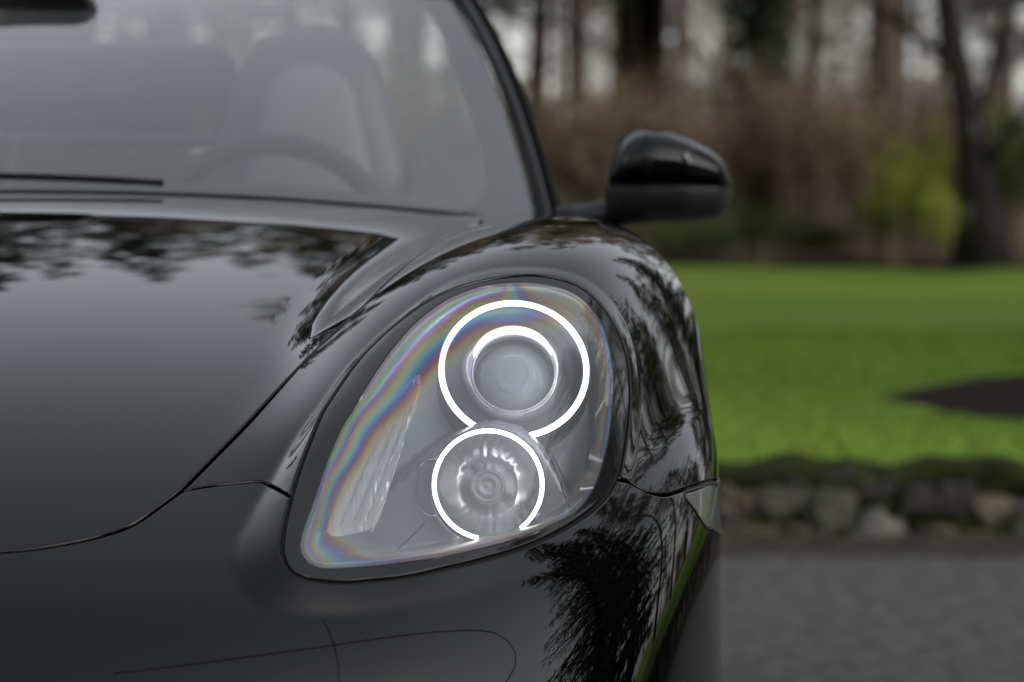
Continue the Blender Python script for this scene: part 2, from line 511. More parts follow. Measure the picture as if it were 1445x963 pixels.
def bare_tree_meshes(seed, H, r, base_clear, depth=3, lean=(0, 0), twig_len=.5, twigs=7):
    g = random.Random(seed)
    trunk = MB(); limbs = MB(); tips = []
    pts = []; rad = []
    x = y = 0
    for i in range(11):
        t = i / 10
        x += g.uniform(-1, 1) * H * .008 + lean[0] / 10; y += g.uniform(-1, 1) * H * .008 + lean[1] / 10
        pts.append(Vector((x, y, H * t - .15))); rad.append(r * (1.35 if i == 0 else 1) * (1 - .85 * t) + .01)
    trunk.tube(pts, rad, 10)
    for i in range(1, 11):
        if pts[i].z < base_clear: continue
        for _ in range(g.choice([1, 2, 3])):
            a = g.uniform(0, 2 * PI)
            d = Vector((math.cos(a), math.sin(a), g.uniform(.1, .9))).normalized()
            grow(limbs, g, pts[i], d, rad[i] * .45, H * g.uniform(.16, .3) * (1.15 - i / 14), depth - 1, tips)
    # fine twigs as slim triangles
    tw = MB(); vv = []; ff = []
    for p in tips:
        for _ in range(twigs):
            d = Vector((g.uniform(-1, 1), g.uniform(-1, 1), g.uniform(-.5, .9))).normalized() * twig_len * g.uniform(.4, 1)
            s = d.orthogonal().normalized() * .012
            k = len(vv); vv += [p - s, p + s, p + d]; ff.append((k, k + 1, k + 2))
            c = p + d * .5; d2 = (d + Vector((g.uniform(-1, 1), g.uniform(-1, 1), g.uniform(-1, 1))) * twig_len * .6)
            k = len(vv); vv += [c - s * .7, c + s * .7, c + d2 * .5]; ff.append((k, k + 1, k + 2))
    tw.add(vv, ff)
    return trunk, limbs, tw

def tree_from(meshes, mats, name, loc, label, group=None, cat='tree', rz=0.0):
    t = empty(name, loc, rz)
    tag(t, label, cat, group)
    for (nm, mb_, mt) in zip(('trunk', 'branches', 'crown'), meshes, mats):
        if mb_ is not None and mb_.f:
            mb_.build(nm, mt, t, smooth=(nm != 'crown'))
    return t

def copy_tree(src, loc, rz, sc, label, group=None):
    c = src.copy(); COL.objects.link(c)
    c.location = loc; c.rotation_euler = (0, 0, rz); c.scale = (sc, sc, sc)
    c['label'] = label
    if group: c['group'] = group
    elif 'group' in c: del c['group']
    for ch in src.children:
        k = ch.copy(); COL.objects.link(k); k.parent = c
    return c

def conifer_meshes(seed, H, r, base_clear=1.0, spread=.22, dens=1.0):
    g = random.Random(seed)
    trunk = MB(); crown_v = []; crown_f = []; limbs = MB()
    trunk.tube([(0, 0, -.15), (0.03, 0, H * .3), (-.02, .03, H * .65), (0, 0, H)], [r * 1.2, r * .85, r * .45, .01], 9)
    n = int(H * 11 * dens)
    for i in range(n):
        z = base_clear + (H - base_clear) * (i / n) ** 1.0
        a = g.uniform(0, 2 * PI)
        L = (H - z) * spread * g.uniform(.65, 1.25) + .25
        droop = g.uniform(.05, .4)
        d = Vector((math.cos(a), math.sin(a), 0)); s = Vector((-math.sin(a), math.cos(a), 0))
        p0 = Vector((0, 0, z)); pts = []
        for k in range(5):
            t = k / 4
            pts.append(p0 + d * L * t + Vector((0, 0, L * (.22 * t - droop * t * t))))
        limbs.tube(pts, [.02 + .01 * L * (1 - k / 4) for k in range(5)], 3, cap=False)
        m_ = int((10 + L * 16) * (1.25 if dens > 1 else 1))
        for k in range(m_):
            t = g.uniform(.15, 1.05)
            c = p0 + d * L * t + Vector((0, 0, L * (.22 * t - droop * t * t)))
            w = (1.1 - t * .75) * L * .34
            sd = s * g.uniform(-1, 1) * w
            q = c + sd + Vector((0, 0, g.uniform(-.12, .05)))
            l = g.uniform(.10, .26)
            dd = (d * g.uniform(.2, 1) + s * g.uniform(-.8, .8) + Vector((0, 0, g.uniform(-.7, .1)))).normalized() * l
            e = dd.orthogonal().normalized() * l * .22
            b = len(crown_v); crown_v += [q - e, q + e, q + dd]; crown_f.append((b, b + 1, b + 2))
    cm = MB(); cm.add(crown_v, crown_f)
    return trunk, limbs, cm

def shrub_meshes(seed, H, W_, D_, nst=40, nleaf=1600, lsize=.05, leaf_lo=.1):
    g = random.Random(seed)
    st = MB(); lv = []; lf = []
    tips = []
    for i in range(nst):
        x, y = g.uniform(-.35, .35) * W_, g.uniform(-.35, .35) * D_
        h = H * g.uniform(.6, 1.05)
        tx, ty = x + g.uniform(-.3, .3) * W_, y + g.uniform(-.3, .3) * D_
        pts = [Vector((x, y, -.05)), Vector((x * .9 + tx * .1, y * .9 + ty * .1, h * .4)), Vector((x * .5 + tx * .5, y * .5 + ty * .5, h * .75)), Vector((tx, ty, h))]
        st.tube(pts, [.014, .010, .007, .003], 4, cap=False)
        for k in range(5):
            t = g.uniform(.3, 1); b = pts[1].lerp(pts[3], t)
            e = b + Vector((g.uniform(-1, 1) * .3, g.uniform(-1, 1) * .3, g.uniform(0, .45)))
            st.tube([b, e], [.006, .002], 3, cap=False); tips.append((b, e))
    for i in range(nleaf):
        b, e = g.choice(tips)
        q = b.lerp(e, g.random()) + Vector((g.gauss(0, .07), g.gauss(0, .07), g.gauss(0, .09)))
        if q.z < leaf_lo: q.z = leaf_lo + g.random() * H * .4
        d = Vector((g.uniform(-1, 1), g.uniform(-1, 1), g.uniform(-1, .4))).normalized() * lsize * g.uniform(.6, 1.3)
        s = d.orthogonal().normalized() * lsize * .4
        k = len(lv); lv += [q - d * .5, q + s, q + d * .5, q - s]; lf.append((k, k + 1, k + 2, k + 3))
    cm = MB(); cm.add(lv, lf)
    return st, None, cm

def shrub_from(ms, name, loc, mats, label, group=None, rz=0):
    t = empty(name, loc, rz); tag(t, label, 'shrub', group)
    ms[0].build('stems', mats[0], t)
    ms[2].build('foliage', mats[1], t, smooth=False)
    return t

def gz(x, y): return lawn_z(x, y)

# prototypes
H_BT = 13.0
bt = [tree_from(bare_tree_meshes(11 + k, H_BT + k, .105 + .02 * k, 2.6 + k * .6, 3), (bark_m, bark_m, twig_m), 'bare_tree', (0, 0, 0), 'x') for k in range(3)]
cf = [tree_from(conifer_meshes(31 + k, 15 + 2 * k, .14, 3.2), (bark_dark_m, bark_dark_m, needle_m), 'conifer', (0, 0, 0), 'x') for k in range(2)]
cf_low = tree_from(conifer_meshes(41, 13, .2, .5, .23, 1.7), (bark_dark_m, bark_dark_m, needle_m), 'conifer', (0, 0, 0), 'x')

def put_first(o, loc, rz, sc, label, group):
    o.location = loc; o.rotation_euler = (0, 0, rz); o.scale = (sc,) * 3
    o['label'] = label; o['group'] = group
used = set()
def place_tree(proto, x, y, rz, sc, label, group):
    z = gz(x, y) if 9.9 < y else 0.0
    if proto.name not in used:
        used.add(proto.name); put_first(proto, (x, y, z), rz, sc, label, group); return proto
    return copy_tree(proto, (x, y, z), rz, sc, label, group)

# trunks one can tell apart between the gaps of sky
front = [(803, 34, bt[0], 1.12, 'thick brown bare trunk seen between the windscreen pillar and the door mirror'),
         (922, 37, cf[0], 1.1, 'dark green conifer trunk rising right above the door mirror'),
         (1078, 36, cf[1], .95, 'ivy green trunk standing between the two brightest gaps of sky'),
         (1143, 41, bt[1], .7, 'slender bare trunk in the middle of the brightest gap of sky'),
         (1246, 33, bt[2], .95, 'brown bare trunk just left of the dark leaning tree'),
         (1420, 38, bt[0], 1.0, 'bare tree at the right edge behind the dark leaning tree'),
         (748, 38, bt[1], .8, 'thin bare trunk closest to the windscreen pillar')]
for (px, Y, pr, sc, lb) in front:
    p = px_world(px, 300, Y)
    place_tree(pr, p.x, Y, rng.uniform(0, 6), sc, lb, 'trees of the wood beyond the lawn')
g_ = random.Random(5)
for i in range(70):
    a = g_.uniform(-1, 1)
    Y = g_.uniform(31, 50)
    x = g_.uniform(-26, 32)
    pxx = 590 + x * FPX / Y
    if 690 < pxx < 1445 and Y < 60:      # the gaps in view stay open
        continue
    pr = g_.choice([bt[0], bt[1], bt[2], bt[0], cf[0], cf[1]])
    place_tree(pr, x, Y, g_.uniform(0, 6), g_.uniform(.5, .72), 'tall tree in the wood beyond the lawn, hidden by the car or outside the gaps', 'far trees of the wood')
# far thin trees that fret the gaps
for i, (px, Y) in enumerate([(712, 64), (775, 60), (858, 72), (975, 70), (1016, 62), (1112, 70), (1180, 78), (1290, 64), (1350, 70), (1400, 62)]):
    p = px_world(px, 300, Y)
    place_tree(bt[i % 3], p.x, Y, g_.uniform(0, 6), .75, 'thin far tree fretting the gaps of sky between the nearer trunks', 'thin trees far back in the wood')

for i, (px, Y) in enumerate([(783, 48), (905, 50), (948, 47), (1064, 53), (1226, 46), (1262, 50), (1330, 47)]):
    p = px_world(px, 300, Y)
    place_tree(bt[(i * 2 + 1) % 3], p.x, Y, g_.uniform(0, 6), .55 + .12 * (i % 3), 'slim bare tree standing in the middle depth of the wood', 'slim bare trees in the middle of the wood')

# the dark leaning tree at the right, with pale lichen patches
TY = 27.0
tp = [px_world(a, b, TY) for a, b in ((1386, 372), (1384, 300), (1378, 240), (1372, 185), (1360, 130), (1345, 60), (1333, 0), (1325, -120), (1330, -300), (1310, -520))]
t = empty('garden_tree', (tp[0].x, TY, gz(tp[0].x, TY)))
tag(t, 'dark leaning garden tree with pale lichen patches at the edge of the lawn', 'tree')
def rel(p, o=t): return Vector(p) - o.location
m = MB(); m.tube([rel(p) for p in tp], [.26, .17, .15, .13, .115, .10, .09, .08, .06, .03], 12); m.build('trunk', bark_dark_m, t)
m = MB()
def pxb(L): return [rel(px_world(a, b, TY + c)) for a, b, c in L]
m.tube(pxb([(1352, 95, 0), (1322, 72, -.2), (1292, 52, -.4), (1262, 28, -.5), (1236, 0, -.6), (1190, -70, -.8), (1150, -160, -1)]), [.055, .05, .042, .038, .032, .02, .008], 8)
m.tube(pxb([(1372, 190, 0), (1394, 120, .2), (1412, 50, .3), (1425, -40, .5), (1450, -160, .5)]), [.05, .045, .04, .03, .01], 8)
m.tube(pxb([(1382, 250, 0), (1420, 190, -.3), (1460, 150, -.5), (1520, 90, -.8)]), [.045, .04, .03, .01], 8)
tips = []
gg = random.Random(3)
for p, d in ((tp[6], (-.5, 0, .8)), (tp[7], (.6, .2, .7)), (tp[7], (-.7, .3, .5)), (tp[8], (.4, -.3, .8)), (tp[8], (-.5, -.4, .6)), (tp[9], (0, 0, 1))):
    grow(m, gg, rel(p), Vector(d).normalized(), .05, 2.2, 2, tips)
m.build('branches', bark_dark_m, t)
tw = MB(); vv = []; ff = []
for p in tips:
    for _ in range(5):
        d = Vector((gg.uniform(-1, 1), gg.uniform(-1, 1), gg.uniform(-.5, .9))).normalized() * .45
        s = d.orthogonal().normalized() * .008
        k = len(vv); vv += [p - s, p + s, p + d]; ff.append((k, k + 1, k + 2))
tw.add(vv, ff); tw.build('crown', twig_m, t, smooth=False)
for (a, b, w_, h_) in ((1374, 184, .055, .09), (1366, 303, .06, .09), (1378, 150, .03, .05)):
    c = px_world(a, b, TY - .1)
    bm = bmesh.new(); bmesh.ops.create_icosphere(bm, subdivisions=2, radius=1)
    for v_ in bm.verts:
        v_.co = Vector((v_.co.x * w_, v_.co.y * .05, v_.co.z * h_)) * gg.uniform(.8, 1.15)
    me = bpy.data.meshes.new('lichen_patch'); bm.to_mesh(me); bm.free(); me.materials.append(lichen_m)
    o = bpy.data.objects.new('lichen_patch', me); COL.objects.link(o); o.parent = t; o.location = rel(c)

# ivy round the green trunk
p = px_world(1078, 300, 35.6)
lv = []; lf = []
for i in range(2600):
    a = gg.uniform(0, 2 * PI); z = gg.uniform(0, 6.5); r_ = .2 + gg.random() * .16
    q = Vector((r_ * math.cos(a), r_ * math.sin(a), z)); d = Vector((gg.uniform(-1, 1), gg.uniform(-1, 1), gg.uniform(-1, .5))).normalized() * .08
    s = d.orthogonal().normalized() * .05
    k = len(lv); lv += [q - d, q + s, q + d, q - s]; lf.append((k, k + 1, k + 2, k + 3))
m = MB(); m.add(lv, lf)
o = m.build('ivy', ivy_m, None, smooth=False, loc=(p.x, 36, gz(p.x, 36)))
tag(o, 'green ivy climbing the trunk between the brightest gaps of sky', 'ivy')

# brown winter shrubs along the edge of the wood
bs = [shrub_from(shrub_meshes(60 + k, 2.0 + .15 * k, 1.7, 1.2, 70, 3000, .06), 'brown_shrub', (0, 0, 0), (twig_m, dry_leaf_m), 'x') for k in range(3)]
gs = [shrub_from(shrub_meshes(70 + k, 1.0, 1.2, 1.0, 30, 2200, .06), 'green_shrub', (0, 0, 0), (twig_m, (leaf_y_m, leaf_g_m)[k]), 'x') for k in range(2)]
used_s = set()
def place_shrub(pr, x, y, rz, sc, label, group=None, szv=None):
    z = gz(x, y) - .02
    if pr.name in used_s:
        o = copy_tree(pr, (x, y, z), rz, 1, label, group)
    else:
        used_s.add(pr.name); o = pr; o.location = (x, y, z); o.rotation_euler = (0, 0, rz)
        o['label'] = label
        if group: o['group'] = group
    o.scale = szv or (sc, sc, sc)
    return o
# px, Y, top y in the photo
row = [(700, 31.5, 150), (775, 32, 135), (850, 31, 150), (930, 31.8, 140), (1010, 31.2, 150), (1085, 32, 165), (1150, 31, 110), (1225, 31.6, 170), (1300, 32, 165), (1360, 31.5, 190), (1440, 31.6, 150)]
row_l = ['brown leafless shrub just right of the windscreen pillar', 'brown shrub between the windscreen pillar and the door mirror', 'brown shrub above the inner corner of the door mirror', 'brown twiggy shrub above the outer end of the door mirror',
         'brown shrub below the widest pair of sky gaps', 'brown shrub at the foot of the ivy green trunk', 'tallest pale brown bush in the middle of the thicket', 'brown shrub behind the low yellow green shrub', 'brown shrub behind the tall yellow green shrub', 'low brown shrub right behind the dark leaning tree', 'brown shrub at the right edge behind the fresh green shrub']
for i, (px, Y, ty) in enumerate(row):
    x = px_world(px, 300, Y).x
    top = px_world(px, ty, Y).z - gz(x, Y)
    place_shrub(bs[i % 3], x, Y, rng.uniform(0, 6), 1, row_l[i], 'brown winter shrubs along the wood', (1, 1, top / (2.05 + .15 * (i % 3))))
for i in range(40):
    x = -24 + i * 1.35 + rng.uniform(-.4, .4); Y = rng.uniform(30.5, 34)
    pxx = 590 + x * FPX / Y
    back = 690 < pxx < 1470
    if back: Y = rng.uniform(33, 36)
    place_shrub(bs[i % 3], x, Y, rng.uniform(0, 6), 1, 'brown leafless shrub deeper in the undergrowth of the wood' if back else 'brown shrub at the foot of the wood behind the car', 'undergrowth shrubs of the wood', (1.1, 1.1, rng.uniform(.75, 1.0)))
for (px, Y, ty, w_, k, lb) in [(1288, 28.6, 225, .58, 0, 'yellow green shrub left of the dark leaning tree'), (1255, 29, 275, .45, 0, 'low yellow green shrub at the left foot of the taller one'),
                              (1436, 29, 185, .7, 1, 'tall fresh green shrub at the right edge of the view'), (1330, 28.4, 285, .35, 0, 'small yellowish shrub at the foot of the dark tree'),
                              (1075, 28.8, 300, .5, 1, 'pale green low shrub below the brown thicket'), (980, 29.4, 315, .8, 1, 'low dark green shrub behind the door mirror'), (1150, 29.5, 320, .7, 1, 'low green shrub at the middle of the planting strip')]:
    x = px_world(px, 300, Y).x
    top = px_world(px, ty, Y).z - gz(x, Y)
    place_shrub(gs[k], x, Y, rng.uniform(0, 6), 1, lb, None, (w_, w_, top / 1.0))

# conifers beyond the lawn, behind the car
for i, (x, Y, pr, sc) in enumerate([(-3.7, 31, cf[0], 1.15), (-2.4, 31.5, cf[1], 1.02), (-1.2, 32.5, cf[0], 1.18), (0, 33.5, cf[1], 1.08), (-4.9, 31.3, cf[1], 1.03), (-.2, 36.5, cf[0], 1.3), (-4.3, 30, cf_low, 1.3), (-5.6, 33, cf[1], 1.2), (-7.0, 30.5, cf_low, 1.35), (-8.6, 32, cf_low, 1.45), (-10.2, 31.5, cf[0], 1.25), (-12.0, 30, cf_low, 1.35), (-13.6, 32, cf_low, 1.45), (-15.4, 31, cf_low, 1.4), (-17.2, 30, cf[1], 1.2), (-20, 31, cf_low, 1.4), (-6, 36, cf_low, 1.5), (-3.1, 32.5, cf[0], 1.3), (-1.9, 33.5, cf[1], 1.2), (-.7, 34, cf[0], 1.28), (.35, 35, cf[1], 1.2), (2.15, 36, cf[0], 1.3), (-2.5, 36, cf[0], 1.4), (-4.4, 35, cf[1], 1.35), (-2.6, 37, bt[2], 1.1), (-1.6, 31, bt[0], 1.05), (9.8, 30, cf_low, 1.15), (13, 28, cf[0], 1.1), (11.5, 33, cf[1], 1.1)]):
    place_tree(pr, x, Y, rng.uniform(0, 6), sc * .66, 'dark tree of the wood behind the car, seen only in the bonnet', 'tall trees beyond the lawn')
# trees beside and behind the camera, seen in the paint; first row added to block the sun
ring = [  # x, y, proto, scale
    (11.5, -6.3, cf_low, 1.25), (13.6, -8.2, cf_low, 1.35), (10.6, -8.0, cf_low, 1.15), (12.4, -10.4, cf_low, 1.35), (15.2, -9.6, cf_low, 1.3), (13.4, -6.2, cf[1], .85),
    (9.6, 7.4, cf_low, .9), (12.0, 9.6, cf_low, 1.05), (12.5, 11.5, cf_low, .95), (14, 15.5, bt[1], 1.0), (15.5, 10.5, cf[1], .9), (24, -3, cf[0], .9),
    (16, 20, bt[2], 1.0), (19, 13, cf[1], 1.0), (22, 14.0, bt[0], 1.05), (18, 26, cf[0], .9),
    (-10.5, 11.5, cf_low, 1.1), (-13, 15.5, cf_low, 1.2), (-12, 7, cf[0], .85), (-15, 3, bt[0], .8), (-17, 9, cf[1], .75), (-16, -4, bt[2], .8), (-20, 15, bt[1], .9), (-14.5, -9, cf_low, .7), (-19, 24, cf[0], .9),
    (-6, -34, cf[0], .5), (-12, -30, bt[1], .5), (1, -36, bt[2], .5), (8, -30, cf[1], .5), (14, -20, bt[0], .7), (17, -11, cf_low, .9), (-20, -18, cf[1], .6)]
for (x, y, pr, sc) in ring:
    place_tree(pr, x, y, rng.uniform(0, 6), sc, 'tree round the drive out of view, reflected in the black paint or added to block the sun', 'trees round the drive')

# ------------------------------------------------------------------ the car body as one smooth surface
CARX = -0.536          # world x of the car's centre line
CY = 4.6               # world y of the car's origin
f_Zc = cspline([3.0, 3.1, 3.2, 3.3, 3.4, 3.5, 3.6, 3.7, 3.9, 4.1, 4.3, 4.6, 5.0],
               [.395, .480, .563, .645, .722, .789, .835, .860, .881, .887, .890, .893, .895])
f_Xc = cspline([3.0, 3.15, 3.3, 3.45, 3.6, 3.8, 4.0, 4.3, 5.0],
               [.45, .49, .54, .60, .64, .675, .692, .705, .715])
f_kin = cspline([3.0, 3.15, 3.25, 3.35, 3.5, 3.65, 3.9, 4.1, 5.0], [.7, .75, .9, 1.3, 1.95, 1.9, 1.6, 1.5, 1.5])
HW = 0.868

def smax(a, b, k):
    h = np.maximum(k - np.abs(a - b), 0) / k
    return np.maximum(a, b) + h * h * h * k / 6

def top_z(X, Y):
    t = (4.27 - Y) / 1.15
    tp = np.maximum(t, 0)
    T1 = 0.890 + .05 * (1 - np.exp(-1.15 * .17 * np.maximum(-t, 0) / .05)) - 1.15 * (.165 * tp + .042 * tp ** 2 + .066 * tp ** 4) - (.11 + .08 * np.clip(t, 0, 1.2)) * X ** 2
    dx = np.abs(X) - f_Xc(Y)
    kin = f_kin(Y)
    q4 = 60 + 560 * np.clip(3.95 - Y, 0, .9)
    din = np.minimum(dx, 0); dout = np.maximum(dx, 0)
    T2 = f_Zc(Y) - kin * din ** 2 - 1.66 * dout ** 2 - q4 * dout ** 4
    return smax(T1, T2, .055)

def G(X, Y, Z):
    T = top_z(X, Y)
    zl = np.clip(.66 - Z, 0, .24)
    L = .84 + (.38 + .24 * np.clip(np.abs(X) / .8, 0, 1) ** 2) * zl ** 2 / (zl + .06)
    F = (np.abs(X) / HW) ** 2.5 + (np.maximum(0, 3.85 - Y) / L) ** 2
    side = (np.maximum(F, 1e-9) ** (1 / 2.25) - 1) * .85
    return smax((Z - T) * .8, side, .115)

ORG = np.array([0.0, 4.3, 0.2])
S2 = math.sqrt(.5)
AX_C = np.array([0, -S2, S2]); AX_1 = np.array([1.0, 0, 0]); AX_2 = np.array([0, S2, S2])

def dom2dir(Q):
    p = Q[:, 0:1]; q = Q[:, 1:2]
    r2 = p * p + q * q
    return (AX_1 * 2 * p + AX_2 * 2 * q + AX_C * (1 - r2)) / (1 + r2)

def pt2dom(P):
    d = P - ORG
    d = d / np.linalg.norm(d, axis=1, keepdims=True)
    den = 1 + d @ AX_C
    return np.stack([d @ AX_1 / den, d @ AX_2 / den], 1)

def base_pt(Q):
    d = dom2dir(Q)
    lo = np.full(len(Q), .15); hi = np.full(len(Q), 2.2)
    for _ in range(34):
        m = (lo + hi) / 2
        p = ORG + d * m[:, None]
        ins = G(p[:, 0], p[:, 1], p[:, 2]) < 0
        lo = np.where(ins, m, lo); hi = np.where(ins, hi, m)
    return ORG + d * ((lo + hi) / 2)[:, None]

def base_nrm(P):
    e = 2e-4
    X, Y, Z = P.T
    g = np.stack([G(X + e, Y, Z) - G(X - e, Y, Z), G(X, Y + e, Z) - G(X, Y - e, Z), G(X, Y, Z + e) - G(X, Y, Z - e)], 1)
    return g / np.linalg.norm(g, axis=1, keepdims=True)

# distances to polygons in the surface's own (p, q) coordinates
def seg_dist(Q, poly, idx=False, closed=True):
    A = poly; B = np.roll(poly, -1, 0)
    if not closed:
        A = A[:-1]; B = B[:-1]
    out = np.empty(len(Q)); arg = np.empty(len(Q), int)
    for s in range(0, len(Q), 4000):
        q = Q[s:s + 4000, None, :]
        ab = (B - A)[None]
        t = np.clip(((q - A[None]) * ab).sum(2) / np.maximum((ab ** 2).sum(2), 1e-12), 0, 1)
        d = np.sqrt((((A[None] + ab * t[..., None]) - q) ** 2).sum(2))
        arg[s:s + 4000] = d.argmin(1)
        out[s:s + 4000] = d.min(1)
    return (out, arg) if idx else out

def inside(Q, poly):
    x, y = Q[:, 0], Q[:, 1]
    r = np.zeros(len(Q), bool)
    n = len(poly)
    for i in range(n):
        x1, y1 = poly[i]; x2, y2 = poly[(i + 1) % n]
        if y1 == y2: continue
        c = ((y1 > y) != (y2 > y)) & (x < (x2 - x1) * (y - y1) / (y2 - y1) + x1)
        r ^= c
    return r

LAMP = {}        # A, C outlines once solved

def boss_raw(q):
    """how far the surface stands proud round the headlight, from the outlines"""
    A, C, hA = LAMP['A'], LAMP['C'], LAMP['hA']
    inC = inside(q, C)
    h = np.zeros(len(q))
    ids = np.nonzero(inC)[0]
    q = q[ids]
    inA = inside(q, A)
    dA = seg_dist(q, A)
    dC = seg_dist(q, C)
    w = np.empty(len(q))
    for s in range(0, len(q), 4000):
        d2 = ((q[s:s + 4000, None, :] - A[None]) ** 2).sum(2) + 1.0e-4
        ww = d2 ** -1.5
        w[s:s + 4000] = (ww * hA[None]).sum(1) / ww.sum(1)
    t = dC / np.maximum(dA + dC, 1e-9)
    h[ids] = np.where(inA, w, w * t)
    return h
GS = .0012
def build_boss():
    C = LAMP['C']
    lo = C.min(0) - 6 * GS; hi = C.max(0) + 6 * GS
    nx, ny = (np.ceil((hi - lo) / GS)).astype(int)
    gx, gy = np.meshgrid(lo[0] + GS * np.arange(nx), lo[1] + GS * np.arange(ny), indexing='ij')
    g = boss_raw(np.stack([gx.ravel(), gy.ravel()], 1)).reshape(nx, ny)
    for _ in range(1):
        g = (g + np.roll(g, 1, 0) + np.roll(g, -1, 0)) / 3
        g = (g + np.roll(g, 1, 1) + np.roll(g, -1, 1)) / 3
    LAMP['g'] = g; LAMP['lo'] = lo
def boss(Q):
    if 'g' not in LAMP:
        return np.zeros(len(Q))
    g, lo = LAMP['g'], LAMP['lo']
    u = (np.abs(Q[:, 0]) - lo[0]) / GS; v = (Q[:, 1] - lo[1]) / GS
    ok = (u > 2) & (v > 2) & (u < g.shape[0] - 4) & (v < g.shape[1] - 4)
    h = np.zeros(len(Q))
    if not ok.any():
        return h
    u, v = u[ok], v[ok]
    i = u.astype(int); j = v.astype(int); a = u - i; b = v - j
    def bw(t):
        return [(1 - t) ** 3 / 6, (3 * t ** 3 - 6 * t ** 2 + 4) / 6, (-3 * t ** 3 + 3 * t ** 2 + 3 * t + 1) / 6, t ** 3 / 6]
    wa, wb = bw(a), bw(b)
    r = 0
    for m_ in range(4):
        for n_ in range(4):
            r = r + wa[m_] * wb[n_] * g[i + m_ - 1, j + n_ - 1]
    h[ok] = r
    return h

def surf(Q):
    P = base_pt(Q)
    h = boss(Q)
    i = np.abs(h) > 1e-9
    if i.any():
        P[i] += base_nrm(P[i]) * h[i, None]
    return P

def surf_full(Q):
    """positions and normals"""
    e = 6e-4
    P = surf(Q)
    a = surf(Q + [e, 0]) - surf(Q - [e, 0])
    b = surf(Q + [0, e]) - surf(Q - [0, e])
    n = np.cross(a, b)
    n /= np.maximum(np.linalg.norm(n, axis=1, keepdims=True), 1e-12)
    s = np.sign((n * (P - ORG)).sum(1))
    return P, n * s[:, None]

# camera model used to carry outlines measured on the photograph onto the surface
def cam_axes():
    m = Euler((R(90) - PITCH, 0, -YAW)).to_matrix()
    return np.array(m)
CM = cam_axes()
def ray(px, py):
    d = CM @ np.array([(px - 722.5) / FPX, -(py - 481.5) / FPX, -1.0])
    return d
def at(px, py, Y):
    """point on the sight line of a pixel at world depth Y, in car coordinates (X, Y, Z)"""
    d = ray(px, py)
    p = d * (Y / d[1])
    return np.array([p[0] - CARX, Y, p[2] + CAM_H])
def project(P):
    W = P - np.array([-CARX, 0, CAM_H])     # world = car + (CARX,0,0)
    c = W @ CM
    return np.stack([722.5 + FPX * c[:, 0] / -c[:, 2], 481.5 - FPX * c[:, 1] / -c[:, 2]], 1)

def solve_px(pts, hfix=None):
    """pixels -> surface coordinates"""
    pts = np.array(pts, float)
    if hfix is None:
        surf_ = surf
    else:
        def surf_(q):
            b_ = base_pt(q)
            return b_ + base_nrm(b_) * hfix[:, None]
    Q0 = []
    for px, py in pts:
        d = ray(px, py); o = np.array([-CARX, 0, CAM_H])
        ts = np.linspace(2.7, 5.2, 500) / d[1]
        p = o + d * ts[:, None]
        g = G(p[:, 0], p[:, 1], p[:, 2])
        k = np.nonzero(g < 0)[0]
        k = k[0] if len(k) else int(np.argmin(g))
        Q0.append(p[k])
    Q = pt2dom(np.array(Q0))
    e = 5e-4
    for it in range(14):
        r = project(surf_(Q)) - pts
        J1 = (project(surf_(Q + [e, 0])) - project(surf_(Q - [e, 0]))) / (2 * e)
        J2 = (project(surf_(Q + [0, e])) - project(surf_(Q - [0, e]))) / (2 * e)
        J = np.stack([J1, J2], 2)
        JT = J.transpose(0, 2, 1)
        H = JT @ J + np.eye(2) * 4e3
        st = np.linalg.solve(H, (JT @ r[:, :, None]))[:, :, 0]
        st = np.clip(st, -.02, .02)
        Q = Q - st
    return Q

def catmull(P, n=8, closed=False):
    P = np.array(P, float); m = len(P); out = []
    rng_ = range(m) if closed else range(m - 1)
    for i in rng_:
        if closed:
            a, b, c, d = P[i - 1], P[i], P[(i + 1) % m], P[(i + 2) % m]
        else:
            a, b, c, d = P[max(i - 1, 0)], P[i], P[i + 1], P[min(i + 2, m - 1)]
        for k in range(n):
            t = k / n
            out.append(.5 * ((2 * b) + (-a + c) * t + (2 * a - 5 * b + 4 * c - d) * t * t + (-a + 3 * b - 3 * c + d) * t ** 3))
    if not closed:
        out.append(P[-1])
    return np.array(out)

def resample(P, step, closed=False):
    P = np.array(P)
    if closed: P = np.vstack([P, P[:1]])
    d = np.r_[0, np.cumsum(np.linalg.norm(np.diff(P, axis=0), axis=1))]
    n = max(2, int(round(d[-1] / step)))
    t = np.linspace(0, d[-1], n + 1)
    o = np.stack([np.interp(t, d, P[:, 0]), np.interp(t, d, P[:, 1])], 1)
    return o[:-1] if closed else o

def dom_curve(spec, closed=False, n=8):
    """spec items: (px, py) or ('w', X, Y, Z)"""
    px = [s for s in spec if s[0] != 'w']
    Q = []
    if px:
        sp = solve_px(px)
    i = 0
    for s in spec:
        if s[0] == 'w':
            Q.append(pt2dom(np.array([s[1:]], float))[0])
        else:
            Q.append(sp[i]); i += 1
    return catmull(Q, n, closed)

